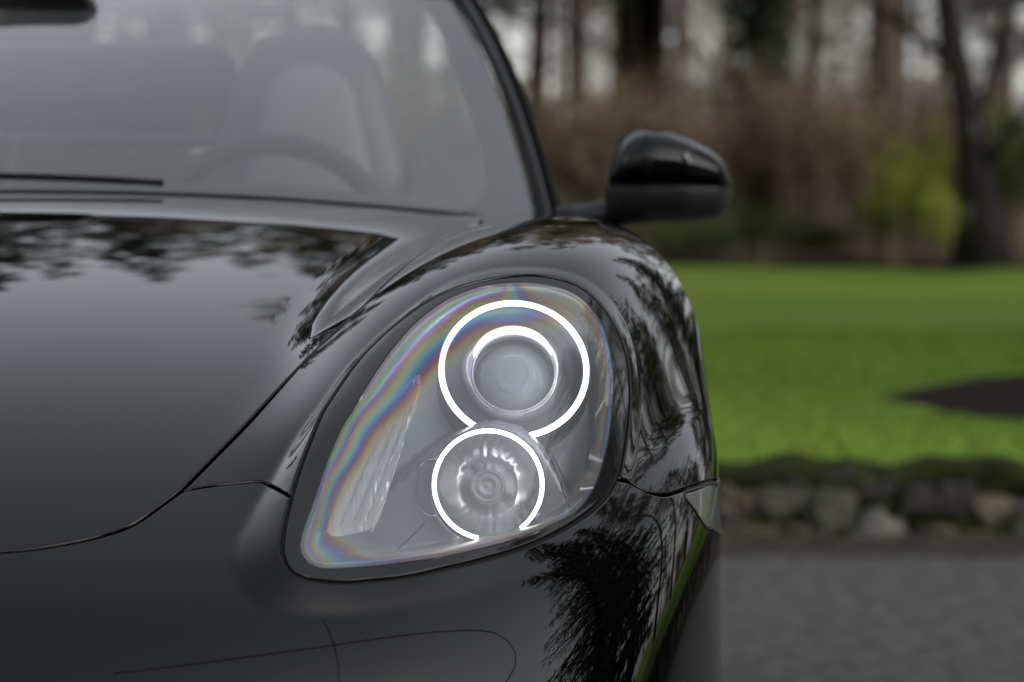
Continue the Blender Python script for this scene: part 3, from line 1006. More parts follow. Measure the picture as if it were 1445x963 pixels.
pxA = [(398,765),(398,780),(405,798),(420,812),(442,819),(470,822.5),(500,823),(560,817),(620,805),(680,791),(740,773),(790,750),(830,725),(858,699),(875,670),(884,625),(889,585),(890,546),(884,497),(864,450),(828,410),(788,393),(745,388),(693,393.5),(641,407),(600,426),(558,457),(513,498),(482,538),(455,578),(440,612),(421,664),(406,716),(400,745)]
pxB = [(429,760),(428,776),(436,791),(453,798),(486,798),(528,795),(575,789),(620,782),(680,769),(741,752),(779,736),(808,719),(833,690),(847,655),(857,615),(862,575),(864,530),(856,482),(843,449),(818,421),(781,405),(738,400),(698,402),(662,411),(627,427),(588,457),(554,496),(528,534),(501,580),(487,602),(463,660),(449,702),(437,735)]
pxC = [(326,795),(337,822),(352,842),(374,858),(405,867),(450,871),(500,869),(583,856),(640,843),(697,828),(745,814),(788,801),(834,778),(856,757),(878,715),(893,668),(899,620),(902,575),(902,540),(895,490),(876,444),(838,401),(795,382),(745,377),(690,381),(632,399),(575,440),(534,478),(492,520),(456,570),(427,608),(400,649),(380,683),(361,714),(345,743),(332,766)]

def h_of(pj_):
    """height of the lamp's rim above the surrounding skin, by where it lies round the lamp"""
    an_ = np.degrees(np.arctan2(620 - pj_[:, 1], pj_[:, 0] - 640)) % 360
    return np.interp(an_, [0, 40, 90, 120, 150, 180, 205, 222, 240, 265, 290, 315, 340, 360], [.0035, .003, .003, .0035, .009, .020, .023, .014, .006, .004, .004, .004, .004, .0035])
fA = np.array(pxA, float); fA = catmull(fA, 4, True)
A0 = solve_px(fA, h_of(fA))
C0 = solve_px(pxC, np.zeros(len(pxC)))
A = resample(catmull(A0, 6, True), .0012, True)
C = resample(catmull(C0, 10, True), .0012, True)
_bn = base_pt(A); LAMP['hA'] = h_of(project(_bn + base_nrm(_bn) * h_of(project(_bn))[:, None]))
for _ in range(160):
    LAMP['hA'] = (LAMP['hA'] + np.roll(LAMP['hA'], 1) + np.roll(LAMP['hA'], -1)) / 3
LAMP['A'] = A; LAMP['C'] = C
build_boss()
A_dom = resample(LAMP['A'], .0035, True)
B_dom = resample(catmull(solve_px(pxB), 6, True), .0035, True)

def area2(P):
    x, y = P[:, 0], P[:, 1]
    return .5 * np.sum(x * np.roll(y, -1) - np.roll(x, -1) * y)

def inset_dom(poly, dist):
    """move a closed polygon inward by metres measured on the surface"""
    if area2(poly) < 0:
        poly = poly[::-1]
    nx, pv = np.roll(poly, -1, 0), np.roll(poly, 1, 0)
    t = nx - pv
    t /= np.maximum(np.linalg.norm(t, axis=1, keepdims=True), 1e-12)
    nn = np.stack([-t[:, 1], t[:, 0]], 1)
    e = 5e-4
    sc = np.linalg.norm(surf(poly + nn * e) - surf(poly - nn * e), axis=1) / (2 * e)
    return poly + nn * (dist / sc)[:, None], nn, poly

def offset_line(poly, d):
    t = np.roll(poly, -1, 0) - np.roll(poly, 1, 0)
    t /= np.maximum(np.linalg.norm(t, axis=1, keepdims=True), 1e-12)
    sg = 1 if area2(poly) > 0 else -1
    return poly + np.stack([-t[:, 1], t[:, 0]], 1) * d * sg

def cdt_fill(outer, holes, step, fn, exclude=0.55, lines=(), clear=0.0):
    """triangulate a region of the surface; returns domain points and triangles"""
    lo = outer.min(0); hi = outer.max(0)
    pts = []
    row = 0
    y = lo[1]
    while y < hi[1]:
        x = np.arange(lo[0] + (step / 2 if row % 2 else 0), hi[0], step)
        pts.append(np.stack([x, np.full(len(x), y)], 1))
        y += step * .866; row += 1
    g = np.vstack(pts)
    g = g[inside(g, outer)]
    g = g[seg_dist(g, outer) > step * exclude]
    for h in holes:
        g = g[~inside(g, h)]
        g = g[seg_dist(g, h) > step * exclude]
    for (poly, offs_) in lines:
        g = g[seg_dist(g, poly) > clear]
        for d_ in offs_:
            ln = offset_line(poly, d_)
            keep = inside(ln, outer) & (seg_dist(ln, outer) > step * .25) & (seg_dist(ln, poly) > abs(d_) * .8)
            for h in holes:
                keep &= ~inside(ln, h) & (seg_dist(ln, h) > step * .25)
            if keep.any():
                g = np.vstack([g, ln[keep]])
    allp = [outer] + list(holes)
    verts = []; edges = []
    for p in allp:
        k = len(verts)
        verts += [Vector(map(float, q)) for q in p]
        edges += [(k + i, k + (i + 1) % len(p)) for i in range(len(p))]
    verts += [Vector(map(float, q)) for q in g]
    vo, eo, fo, _, _, _ = delaunay_2d_cdt(verts, edges, [], 0, 1e-7)
    V = np.array([tuple(v) for v in vo])
    Fc = np.array([f for f in fo if len(f) == 3])
    c = V[Fc].mean(1)
    ok = inside(c, outer)
    for h in holes:
        ok &= ~inside(c, h)
    return V, Fc[ok]

def to_local(P):
    P = np.array(P, float).copy()
    P[:, 1] -= CY
    return P

def panel(name, outer, holes=(), step=.006, gap=.0016, rad=.0022, depth=.014, mat=None, parent=None, mirror=False, offs=0.0, rim=True, lines=(), clear=0.0):
    loops = [outer] + list(holes)
    ins = []; 
    for k, lp in enumerate(loops):
        if k == 0:
            i0, nn, base = inset_dom(lp, gap + rad)
        else:
            i0, nn, base = inset_dom(lp, -(gap + rad))
            nn = -nn
        ins.append((i0, nn, base, k))
    V, F = cdt_fill(ins[0][0], [i[0] for i in ins[1:]], step, None, lines=lines, clear=clear)
    P, N = surf_full(V)
    P = P + N * offs
    # consistent winding
    a = P[F[:, 1]] - P[F[:, 0]]; b = P[F[:, 2]] - P[F[:, 0]]
    fl = (np.cross(a, b) * N[F[:, 0]]).sum(1) < 0
    F[fl] = F[fl][:, ::-1]
    vs = [P]; ns = [N]; fs = [F.tolist()]
    cnt = len(P)
    if rim:
        for (i0, nn, base, k) in ins:
            e = 5e-4
            n = len(i0)
            sc = np.linalg.norm(surf(base + nn * e) - surf(base - nn * e), axis=1) / (2 * e)
            prof = [(gap + rad, 0.0, 0.0), (gap + rad * .62, rad * .07, .38), (gap + rad * .29, rad * .29, .71), (gap + rad * .07, rad * .62, .92), (gap, rad, 1.0), (gap, depth, 1.0)]
            st = []
            for (dd, dn, tl) in prof:
                q = base + nn * (dd / sc)[:, None]
                p, nrm = surf_full(q)
                w = surf(q + nn * e) - surf(q - nn * e)
                w /= np.linalg.norm(w, axis=1, keepdims=True)
                st.append(cnt)
                vs.append(p + nrm * (offs - dn))
                m_ = nrm * math.sqrt(max(0, 1 - tl * tl)) - w * tl
                ns.append(m_ / np.linalg.norm(m_, axis=1, keepdims=True))
                cnt += n
            ff = []
            for j in range(len(prof) - 1):
                for i in range(n):
                    l = (i + 1) % n
                    ff.append((st[j] + i, st[j] + l, st[j + 1] + l, st[j + 1] + i))
            allv = np.vstack(vs); alln = np.vstack(ns)
            f0 = ff[n * 2]
            cr = np.cross(allv[f0[1]] - allv[f0[0]], allv[f0[2]] - allv[f0[0]])
            if (cr * alln[f0[0]]).sum() < 0:
                ff = [t[::-1] for t in ff]
            fs.append(ff)
    Vt = to_local(np.vstack(vs)); Nt = np.vstack(ns)
    Ft = [f for g_ in fs for f in g_]
    o = mesh_obj(name, Vt, Ft, mat, parent, True, Nt)
    if mirror:
        Vm = Vt * [-1, 1, 1]; Nm = Nt * [-1, 1, 1]
        mesh_obj(name, Vm, [tuple(f)[::-1] for f in Ft], mat, mirror if mirror is not True else parent, True, Nm)
    return o

def ribbon(name, spec, w, lift, mat, parent):
    """a hair line lying on the skin"""
    q = resample(dom_curve(spec), .006)
    t = np.gradient(q, axis=0)
    t /= np.linalg.norm(t, axis=1, keepdims=True)
    nn = np.stack([-t[:, 1], t[:, 0]], 1)
    e = 5e-4
    sc = np.linalg.norm(surf(q + nn * e) - surf(q - nn * e), axis=1) / (2 * e)
    rows = []
    for s_, l in ((-1, -.0006), (-.8, lift), (.8, lift), (1, -.0006)):
        p, n = surf_full(q + nn * (s_ * w / 2 / sc)[:, None])
        rows.append(to_local(p + n * l))
    m = MB(); m.grid(rows)
    return m.build(name, mat, parent)

car = empty('sports_car', (CARX, CY, 0))
tag(car, 'glossy black open-top sports car parked on the asphalt with its headlight rings lit', 'car')

pxSeam = [(678,315),(655,324.5),(630,337),(605,351),(581,368),(533,412),(508,437),(484,458),(436,504),(387,557),(349,599),(310,639),(257,693)]
pxSeam2 = [(257,693),(194,738),(145,757),(73,772),(0,780),(-130,784)]
def wt(X, Y): return ('w', X, Y, float(top_z(np.array([X]), np.array([Y]))[0]))
q_seam_hi = dom_curve([wt(.66, 4.885), wt(.642, 4.74)] + pxSeam)
q_seam_lo = dom_curve(pxSeam2 + [('w', .0, 3.10, .572)])
p_c = surf(np.array([pt2dom(np.array([[0, 3.03, .572]]))[0]]))
# keep the very centre at p = 0 and level
def sym(curve):
    """mirror an open curve that ends at p=0 and append it"""
    m = curve[::-1].copy(); m[:, 0] *= -1
    return np.vstack([curve, m[1:]])
q_hoodrear = dom_curve([wt(.66, 4.885), wt(.55, 4.79), wt(.40, 4.69), wt(.2, 4.60), wt(0, 4.572)])
hood_half = np.vstack([q_hoodrear[::-1], q_seam_hi[1:], q_seam_lo[1:]])      # centre rear -> corner -> front centre
hood_half[-1, 0] = 0; hood_half[0, 0] = 0
hm = hood_half[::-1][1:-1].copy(); hm[:, 0] *= -1
hood_poly = resample(np.vstack([hood_half, hm]), .005, True)

# seam between wing and bumper
q_s1 = dom_curve([(257,693),(300,686),(335,682.5),(372,681),(395,693),(409,702)])
q_s2 = dom_curve([(872,678),(886,680),(900,688),(918,696),(940,699),(970,690)])
# split the lamp outline A at the two seams
def near(poly, q):
    return int(np.argmin(((poly - q) ** 2).sum(1)))
iL = near(A_dom, q_s1[-1]); iR = near(A_dom, q_s2[0])
Aord = np.roll(A_dom, -iL, 0); kR = near(Aord, A_dom[iR])
# pxA runs bottom-left -> along the bottom -> right -> top -> back
lower = Aord[:kR + 1]; upper = np.vstack([Aord[kR:], Aord[:1]])
if lower[:, 1].mean() > upper[:, 1].mean():
    lower, upper = upper[::-1], lower[::-1]
W = lambda *a: pt2dom(np.array([a], float))[0]
arch_c, arch_r = (4.05, .335), .345
arch = [W(HW, arch_c[0] + arch_r * math.cos(a), arch_c[1] + arch_r * math.sin(a)) for a in np.linspace(R(130), R(-8), 22)]
arch_f = [W(HW, arch_c[0] + arch_r * math.cos(a), arch_c[1] + arch_r * math.sin(a)) for a in np.linspace(R(130), R(182), 10)]
s2_tail = catmull([q_s2[-1], W(.83, 3.66, .597), W(.86, 3.74, .60), arch[0]], 8)
q_s2f = np.vstack([q_s2, s2_tail[1:]])
rear_edge = catmull([arch[-1], W(HW, 4.42, .2), W(HW, 4.7, .2), W(HW, 4.76, .5), W(.865, 4.86, .78), W(.80, 4.93, .875), W(*wt(.735, 4.97)[1:]), W(*wt(.69, 4.925)[1:]), W(*wt(.66, 4.885)[1:])], 6)
fender_poly = np.vstack([q_seam_hi, q_s1[1:-1], upper[::-1], q_s2f[1:], np.array(arch)[1:], rear_edge[1:-1]])
fender_poly = resample(fender_poly, .0045, True)

C_fine = resample(LAMP['C'], .0022, True)
C_mir = C_fine.copy(); C_mir[:, 0] *= -1
COFF = (-.0042, -.0028, -.0016, -.0006, .0006, .0016, .0028, .0042)
# side marker lamp
q_mk = catmull(np.vstack([dom_curve([(966,697),(985,689),(1002,682)], n=1), [W(.845, 3.72, .590)], [W(.862, 3.79, .590)], [W(.866, 3.80, .555)], [W(.86, 3.76, .535)], dom_curve([(1003,747),(994,741),(980,719)], n=1)]), 5, True)
mk_poly = resample(q_mk, .004, True)

bump_low = catmull([arch_f[-1], W(.865, 3.70, .2), W(.80, 3.35, .17), W(.55, 3.02, .16), W(.3, 2.96, .16), W(0, 2.94, .16)], 6)
bh = np.vstack([q_seam_lo[::-1], q_s1[1:-1], lower, q_s2f[1:], np.array(arch_f)[1:], bump_low[1:]])
bh[0, 0] = 0; bh[-1, 0] = 0
bm_ = bh[::-1][1:-1].copy(); bm_[:, 0] *= -1
bumper_poly = resample(np.vstack([bh, bm_]), .0045, True)

mk_m = mk_poly.copy(); mk_m[:, 0] *= -1
panel('hood', hood_poly, step=.0075, mat=paint, parent=car, gap=.0026)
panel('fender', fender_poly, step=.0042, mat=paint, parent=car, mirror=True, gap=.0016, lines=[(C_fine, COFF)], clear=.0055)
panel('front_bumper', bumper_poly, [mk_poly, mk_m[::-1]], step=.0048, mat=paint, parent=car, gap=.0012, lines=[(C_fine, COFF), (C_mir, COFF)], clear=.0055)
panel('side_marker', mk_poly, step=.005, mat=principled('marker_lens', (.13, .14, .13), .06), parent=car, mirror=True, gap=.002, rad=.0015)
m = MB(); _p, _n = surf_full(mk_poly); m.tube([tuple(v) for v in to_local(_p - _n * .0004)], .0013, 8, closed=True)
m.build('marker_trim', plastic, car)
ribbon('panel_seam', [(160,951),(260,939),(360,926),(470,911),(560,898),(640,890.5),(690,891.5),(715,903),(727,920),(727,940),(716,960),(700,985)], .0012, .00025, void_m, car)
ribbon('panel_seam', [(455,873),(468,900),(476,930),(479,963),(480,1000)], .0009, .0002, void_m, car)

# dark inner shell so that the shut lines read black
sh_poly = resample(catmull([W(0, 4.9, .9), W(.6, 4.9, .88), W(.86, 4.8, .78), W(.86, 4.7, .45), W(.86, 4.4, .62), W(.86, 4.05, .74), W(.86, 3.75, .6), W(.80, 3.4, .3), W(.5, 3.05, .25), W(0, 2.97, .25)], 8), .01)
shm = sh_poly[::-1][1:-1].copy(); shm[:, 0] *= -1
sh_poly = np.vstack([sh_poly, shm])
A_m = A_dom.copy(); A_m[:, 0] *= -1
Vq, Fq = cdt_fill(sh_poly, [A_dom, A_m[::-1]], .02, None)
Pq, Nq = surf_full(Vq)
mesh_obj('inner_shell', to_local(Pq - Nq * .013), Fq, void_m, car)

# ------------------------------------------------------------------ headlight
lamp = empty('headlight')
lamp.parent = car
lampm = empty('headlight')
lampm.parent = car
lampm.scale = (-1, 1, 1)

# rim strip of the lens between outlines A and B, and the clear cover inside B
panel('lens_border', A_dom, [B_dom], step=.004, gap=.0032, rad=.0012, depth=.02, mat=lens_border_m, parent=lamp, offs=-.0005)
o_cover = panel('clear_cover', B_dom, step=.0010, gap=-.003, rad=.0005, depth=.004, mat=cover_m, parent=lamp, offs=-.0008, rim=False)

# stress colours moulded into the polycarbonate: interference tint by retardation, highest near the moulded edge
def stress_tint(pp):
    left = np.array([(436,791),(428,776),(429,760),(437,735),(449,702),(463,660),(487,602),(501,580),(528,534),(554,496),(588,457),(627,427),(662,411),(698,402)], float)
    right = np.array([(738,400),(781,405),(818,421),(843,449),(856,482),(864,530),(862,575),(857,615),(847,655),(833,690),(808,719)], float)
    low = np.array([(808,719),(779,736),(741,752),(680,769),(620,782),(575,789),(528,795),(486,798),(453,798),(436,791)], float)
    dl, dr, db = (seg_dist(pp, q_, closed=False) for q_ in (left, right, low))
    x, y = pp.T
    wob = 4 * np.sin(y * .021 + x * .013) + 2.5 * np.sin(y * .05 - x * .03)
    wl = np.interp(y, [395, 420, 460, 520, 580, 640, 700, 760, 800], [20, 31, 46, 52, 44, 33, 25, 19, 14])
    gl_ = 1500 * np.exp(-np.maximum(dl + wob, 0) / wl)
    gr = 640 * np.exp(-np.maximum(dr + wob * .5, 0) / (9 + 5 * np.sin(y * .015) ** 2)) * np.clip((y - 400) / 60, 0, 1)
    gb = 560 * np.exp(-np.maximum(db + wob * .5, 0) / 11)
    corner = 330 * np.exp(-(((x - 478) / 42) ** 2 + ((y - 775) / 22) ** 2))
    top = .5 * 330 * np.exp(-(((x - 800) / 55) ** 2 + ((y - 455) / 60) ** 2)) + 260 * np.exp(-(((x - 740) / 70) ** 2 + ((y - 440) / 22) ** 2))
    g_ = gl_ + gr + gb + corner + top
    lam = np.array([625.0, 540.0, 455.0])
    c = np.sin(PI * g_[:, None] / lam) ** 2
    fade = (np.clip(1 - (g_ - 650) / 1500, .4, 1) * np.interp(y, [380, 640, 720], [1, .95, .6]) * np.interp(x, [640, 760], [1, .62]))[:, None]
    st = (np.clip(g_ / 480, 0, 1) ** 1.3 * .78)[:, None] * fade
    return np.clip(.97 * (1 - st) + st * (c * 1.1 + .20), 0, 1), .065 + .20 * st[:, 0] ** 1.2  # second value paints the edge paler, as a brighter reflection would
_me = o_cover.data
_co = np.empty(len(_me.vertices) * 3); _me.vertices.foreach_get('co', _co); _co = _co.reshape(-1, 3); _co[:, 1] += CY
_rgb, _sheen = stress_tint(project(_co))
_fa = _me.attributes.new('haze_sheen', 'FLOAT', 'POINT'); _fa.data.foreach_set('value', _sheen.astype(np.float32))
_ca = _me.color_attributes.new('stress_tint', 'FLOAT_COLOR', 'POINT')
_ca.data.foreach_set('color', np.hstack([_rgb, np.ones((len(_rgb), 1))]).ravel())

# black seal in the gap round the lens
pg, ng = surf_full(A_dom)
m = MB(); m.tube([tuple(v) for v in to_local(pg - ng * .006)], .0038, 8, closed=True)
m.build('rubber_seal', rubber, lamp)

# housing: the cover's shape pushed back into the car, deeper towards the middle
def pushed(Q, edge, deep, ramp):
    P = surf(Q)
    e_ = P.copy()
    sc = 2 * np.linalg.norm(P - ORG, axis=1) / (1 + (Q ** 2).sum(1))
    d = seg_dist(Q, B_dom) * sc
    t = np.clip(d / ramp, 0, 1); t = t * t * (3 - 2 * t)
    e_[:, 1] += edge + (deep - edge) * t
    return e_

def lens_hit(px, py):
    return surf(solve_px([(px, py)]))[0]

def ring_frame(cx, cy, back, tilt):
    h = lens_hit(cx, cy)
    Y = h[1] + back
    c = at(cx, cy, Y)
    sc = FPX / Y
    axis = Vector((0.0, -math.cos(tilt), math.sin(tilt)))
    return Vector((c[0], c[1] - CY, c[2])), axis, sc

def ring_arc(c, axis, r, w, a0, a1, name, mat, n=96, thick=.004):
    """flat glowing band seen from the front; angles counter-clockwise from the right as seen by the viewer"""
    e1 = Vector((1, 0, 0)); e2 = axis.cross(e1) * -1
    if e2.z < 0: e2 = -e2
    m = MB(); P = []
    prof = [(r - w / 2, -thick), (r - w / 2, 0), (r - w * .3, .0016), (r, .0022), (r + w * .3, .0016), (r + w / 2, 0), (r + w / 2, -thick)]
    for k in range(n + 1):
        t = R(a0 + (a1 - a0) * k / n)
        d = e1 * math.cos(t) + e2 * math.sin(t)
        P.append([c + d * rr + axis * aa for rr, aa in prof])
    m.grid(P)
    return m.build(name, mat, lamp)

cu, au, su = ring_frame(725.3, 521, .098, R(25))
ru = 102.5 / su
ring_arc(cu, au, ru, .0052, -78, 238, 'light_ring', ring_m)
cl, al, sl = ring_frame(689, 684, .070, R(8))
rl = 76.5 / sl
ring_arc(cl, al, rl, .0038, -54, 259, 'light_ring', ring_m)

B_fine = resample(B_dom, .0018, True)
Vq, Fq = cdt_fill(inset_dom(B_dom, -.006)[0], [], .0018, None, lines=[(B_fine, (.0006, .0014, .0024, .0034, .0046, .0058, .0072))], clear=.0082)
Pq = surf(Vq)
pxs = project(Pq)
Yu = cu.y + CY; Yl = cl.y + CY
archp = np.array([(300, 900), (420, 760), (500, 712), (545, 684), (600, 640), (640, 609), (672, 595), (700, 592), (735, 600), (762, 620), (785, 655), (802, 690), (820, 740), (850, 900)], float)
sd_ = seg_dist(pxs, archp) * np.where(inside(pxs, archp), 1, -1)
tt = np.clip((sd_ + 1) / 9, 0, 1); tt = tt * tt * (3 - 2 * tt)
zz = CAM_H - (pxs[:, 1] - 350) * 3.4 / FPX
Yt = (1 - tt) * (Yu + .045 + np.tan(R(25)) * np.clip(zz - cu.z, -.10, .03)) + tt * (Yl + .040)
d_ = seg_dist(Vq, B_dom) * 2 * np.linalg.norm(Pq - ORG, axis=1) / (1 + (Vq ** 2).sum(1))
t_ = np.clip(d_ / np.interp(pxs[:, 1], [560, 700], [.036, .009]), 0, 1); t_ = t_ * t_ * (3 - 2 * t_)
Yn = (Pq[:, 1] + .010) * (1 - t_) + Yt * t_
Yn = np.maximum(Yn, Pq[:, 1] + .010)
Pn = np.array([at(a, b, c) for a, b, c in zip(pxs[:, 0], pxs[:, 1], Yn)])
mesh_obj('housing', to_local(Pn), Fq, satin, lamp)

def lat(name, prof, c, axis, mat, n=72, mod=None, smooth=True):
    m = MB(); m.lathe(prof, c, axis, n=n, mod=mod)
    return m.build(name, mat, lamp, smooth)
# upper pod: barrel, bowl, chrome bezel, projector lens
lat('lamp_barrel', [(ru + .0045, -.045), (ru + .0045, -.001), (ru + .0036, .0)], cu, au, satin_dark)
lat('lamp_bowl', [(ru - .0032, -.001), (ru - .006, -.006), (ru * .90, -.014), (ru * .80, -.021), (ru * .70, -.026), (ru * .62, -.028), (.03, -.03)], cu, au, satin_dark)
pc = cu + au * (-.026)
rp = 57.0 / su
pc = Vector((pc[0], pc[1], pc[2]))
def bez(r, a, t, j):
    k = .30 + .70 * max(0.0, min(1.0, (math.sin(t - .12) + .25) / .75))
    return rp * 1.055 + (r - rp * 1.055) * k, a
silver = principled('bright_bezel', (0.92, 0.93, 0.95), 0.22, metal=.75)
lat('lamp_bezel', [(rp * 1.40, -.012), (rp * 1.375, .004), (rp * 1.35, .0086), (rp * 1.31, .0104), (rp * 1.20, .0124), (rp * 1.10, .0138), (rp * 1.075, .0138), (rp * 1.055, .012)], pc, au, silver, n=96, mod=bez)
lat('chrome_bezel', [(rp * 1.055, .012), (rp * 1.05, .0155), (rp * 1.02, .0165), (rp * 1.0, .0145), (rp * .99, .008)], pc, au, chrome)
lat('projector_lens', [(rp * math.sin(a), .004 + .020 * math.cos(a) - .010 + (.0006 if .36 < math.sin(a) < .50 else 0)) for a in np.linspace(R(78), 0.001, 30)], pc, au, projector_m)
# glowing crescent added in place of the bezel's bright reflection above the projector
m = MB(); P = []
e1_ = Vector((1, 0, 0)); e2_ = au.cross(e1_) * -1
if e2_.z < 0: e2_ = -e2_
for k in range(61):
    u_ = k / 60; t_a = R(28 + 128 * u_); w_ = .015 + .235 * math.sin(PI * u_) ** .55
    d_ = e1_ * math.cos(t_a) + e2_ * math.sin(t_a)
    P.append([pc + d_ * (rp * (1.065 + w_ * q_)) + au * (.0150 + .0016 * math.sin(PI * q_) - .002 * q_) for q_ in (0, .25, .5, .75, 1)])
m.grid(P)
crescent_m = principled('crescent_highlight', (0.9, 0.9, 0.9), 0.3, emis=(0.95, 0.98, 1.0), estr=.75)
m.build('bezel_highlight', crescent_m, lamp)
# lower pod
lat('lamp_barrel', [(rl + .0036, -.04), (rl + .0036, -.001), (rl + .0026, .0)], cl, al, satin_dark)
def flute(r, a, t, j):
    if j < 2: return r, a
    xx = r * math.cos(t) / rl; yy_ = r * math.sin(t) / rl
    k = math.cos(xx * 34 + .6 * math.sin(yy_ * 5)) * .0006 + math.cos(xx * 57 + yy_ * 2) * .00035 + .0012 * math.cos(yy_ * 7) * (abs(xx) > .45)
    box = max(abs(math.cos(t)), abs(math.sin(t)) * 1.05)
    return r, a + k * min(1.0, r / rl) - .004 * (1 - box)
lat('reflector_bowl', [(rl - .0026, -.001), (rl * .93, -.004), (rl * .86, -.010), (rl * .74, -.019), (rl * .60, -.026), (rl * .45, -.031), (rl * .32, -.033), (rl * .26, -.034)], cl, al, reflector_m, n=192, mod=flute)
lat('bulb_shield', [(rl * .33, -.034), (rl * .33, -.024), (rl * .30, -.022), (rl * .26, -.0225), (rl * .235, -.0235), (rl * .20, -.021), (rl * .16, -.020), (rl * .13, -.0212), (rl * .07, -.0215), (.0004, -.021)], cl, al, bulb_m)

hp_px = project(Pn)
def housing_pt(px, py, lift=.002):
    i = int(np.argmin(((hp_px - [px, py]) ** 2).sum(1)))
    p = at(px, py, Pn[i, 1] - lift)
    return Vector((p[0], p[1] - CY, p[2]))
def hline(name, pts, r, mat, closed=False):
    q = catmull(pts, 6, closed)
    m = MB(); m.tube([housing_pt(*p) for p in q], r, 6, closed=closed)
    m.build(name, mat, lamp)
hline('housing_seam', [(762, 618), (777, 648), (790, 680), (800, 708), (812, 732)], .0006, void_m)
hline('housing_seam', [(560, 776), (578, 760), (600, 738)], .0004, void_m)
hline('lamp_bracket', [(622, 648), (604, 650), (592, 662), (588, 688), (588, 706), (596, 722), (610, 728), (624, 724)], .0009, chrome)
# turn signal: fluted strip
pxT = [(460,752),(468,722),(487,680),(508,640),(530,600),(556,562),(590,528),(593,545),(583,585),(570,620),(556,665),(545,700),(536,728),(524,748),(495,756),(472,759)]
T_dom = resample(catmull(solve_px(pxT), 5, True), .003, True)
Vq, Fq = cdt_fill(T_dom, [], .00055, None)
Pq = surf(Vq); pxs = project(Pq)
# strip coordinates: u across (bands), v along
def strip_uv(pp):
    v = (757 - pp[:, 1]) / 230.0
    xl = np.interp(pp[:, 1], [528, 562, 600, 640, 680, 722, 758], [588, 556, 530, 508, 487, 468, 458])
    xr = np.interp(pp[:, 1], [528, 545, 585, 620, 665, 700, 728, 758], [592, 594, 584, 571, 557, 546, 537, 522])
    return (pp[:, 0] - xl) / np.maximum(xr - xl, 4), v
u_, v_ = strip_uv(pxs)
fl = .0016 * np.abs(np.sin(u_ * PI * 4)) ** .6 + .00062 * np.sin(pxs[:, 0] * .75 + 1.2 * np.sin(pxs[:, 1] * .03)) * (.6 + .4 * np.sin(pxs[:, 1] * .09 + pxs[:, 0] * .3)) + .00035 * np.sin(pxs[:, 0] * 1.13 + pxs[:, 1] * .04) + .0002 * np.sin(pxs[:, 1] * .21 + u_ * 5)
Pq[:, 1] += .017 - fl
mesh_obj('turn_signal', to_local(Pq), Fq, signal_m, lamp)

# ------------------------------------------------------------------ windscreen, pillars and cabin
def loc3(X, Y, Z): return Vector((X, Y - CY, Z))
def scr(u, v):
    b = np.array([.709 * u, 4.60 + .40 * u * u, .927 - .038 * u * u])
    t = np.array([.585 * u, 5.45 + .08 * u * u, 1.275 - .017 * u * u])
    p = b * (1 - v) + t * v
    p[0] += .010 * u * 4 * v * (1 - v)
    p[2] += .022 * 4 * v * (1 - v)
    return p
def scr_n(u, v):
    a = scr(u + .01, v) - scr(u - .01, v); b = scr(u, v + .01) - scr(u, v - .01)
    n = np.cross(a, b); n /= np.linalg.norm(n)
    return n if n[1] < 0 else -n
us = np.linspace(-1, 1, 49); vs_ = np.linspace(0, 1, 21)
m = MB(); m.grid([[loc3(*scr(u, v)) for u in us] for v in vs_]); m.build('windscreen', windscreen_m, car)
# black printed border of the glass
def band(name, uf, vf, n=40):
    m = MB(); P = []
    for j in range(2):
        P.append([])
        for k in range(n + 1):
            t = k / n
            u, v = uf(t, j), vf(t, j)
            P[-1].append(loc3(*(scr(u, v) - scr_n(u, v) * .004)))
    m.grid(P); return m.build(name, black_gloss, car)
for s_ in (1, -1):
    band('glass_border', lambda t, j: s_ * (.999 if j else .915 - .075 * max(0, 1 - t * 7) ** 2 - .05 * max(0, t * 6 - 5) ** 2), lambda t, j: t)
band('glass_border', lambda t, j: -.93 + 1.86 * t, lambda t, j: (1.0 if j else .93))
for s_ in (1, -1):
    m = MB(); m.tube([loc3(*(scr(s_ * 1.012, v) + scr_n(s_, v) * .004)) for v in np.linspace(-.03, 1.03, 26)], [(.0095, .010)] * 26, 14); m.build('windscreen_pillar', paint, car)
    m = MB(); m.tube([loc3(*(scr(s_ * 1.03, v) + np.array([s_ * .008, .018, -.002]))) for v in np.linspace(-.02, 1.02, 26)], [(.009, .02)] * 26, 12); m.build('window_seal', rubber, car)
m = MB(); m.tube([loc3(*(scr(u, 1.02) + np.array([0, .012, .004]))) for u in np.linspace(-1.02, 1.02, 40)], [(.03, .016)] * 40, 12); m.build('windscreen_header', paint, car)
# cowl, wipers
m = MB(); m.grid([[loc3(*(np.array([.70 * u, 4.52 + .38 * u * u, .905 - .05 * u * u]) if j == 0 else scr(u * .985, .0) + np.array([0, .03, -.022]))) for u in us] for j in range(2)]); m.build('cowl', paint, car)
def wiper(u0, u1, v0, v1, pv):
    w_ = empty('wiper'); w_.parent = car
    pts = [loc3(*(scr(u0 + (u1 - u0) * t, v0 + (v1 - v0) * t + .006 * math.sin(t * PI)) + np.array([0, -.012, .010]))) for t in np.linspace(0, 1, 14)]
    m = MB(); m.tube(pts, [(.002 + .0025 * math.sin(PI * t), .0045) for t in np.linspace(.05, .95, 14)], 8); m.build('wiper_blade', rubber, w_)
    a = loc3(*(scr(pv, -.03) + np.array([0, -.02, -.006]))); b = pts[7] + Vector((0, -.008, .01))
    m = MB(); m.tube([a, a.lerp(b, .5) + Vector((0, -.004, .012)), b], [(.012, .008), (.009, .006), (.005, .004)], 8); m.build('wiper_arm', plastic, w_)
wiper(-.72, .28, .034, .004, -.40)

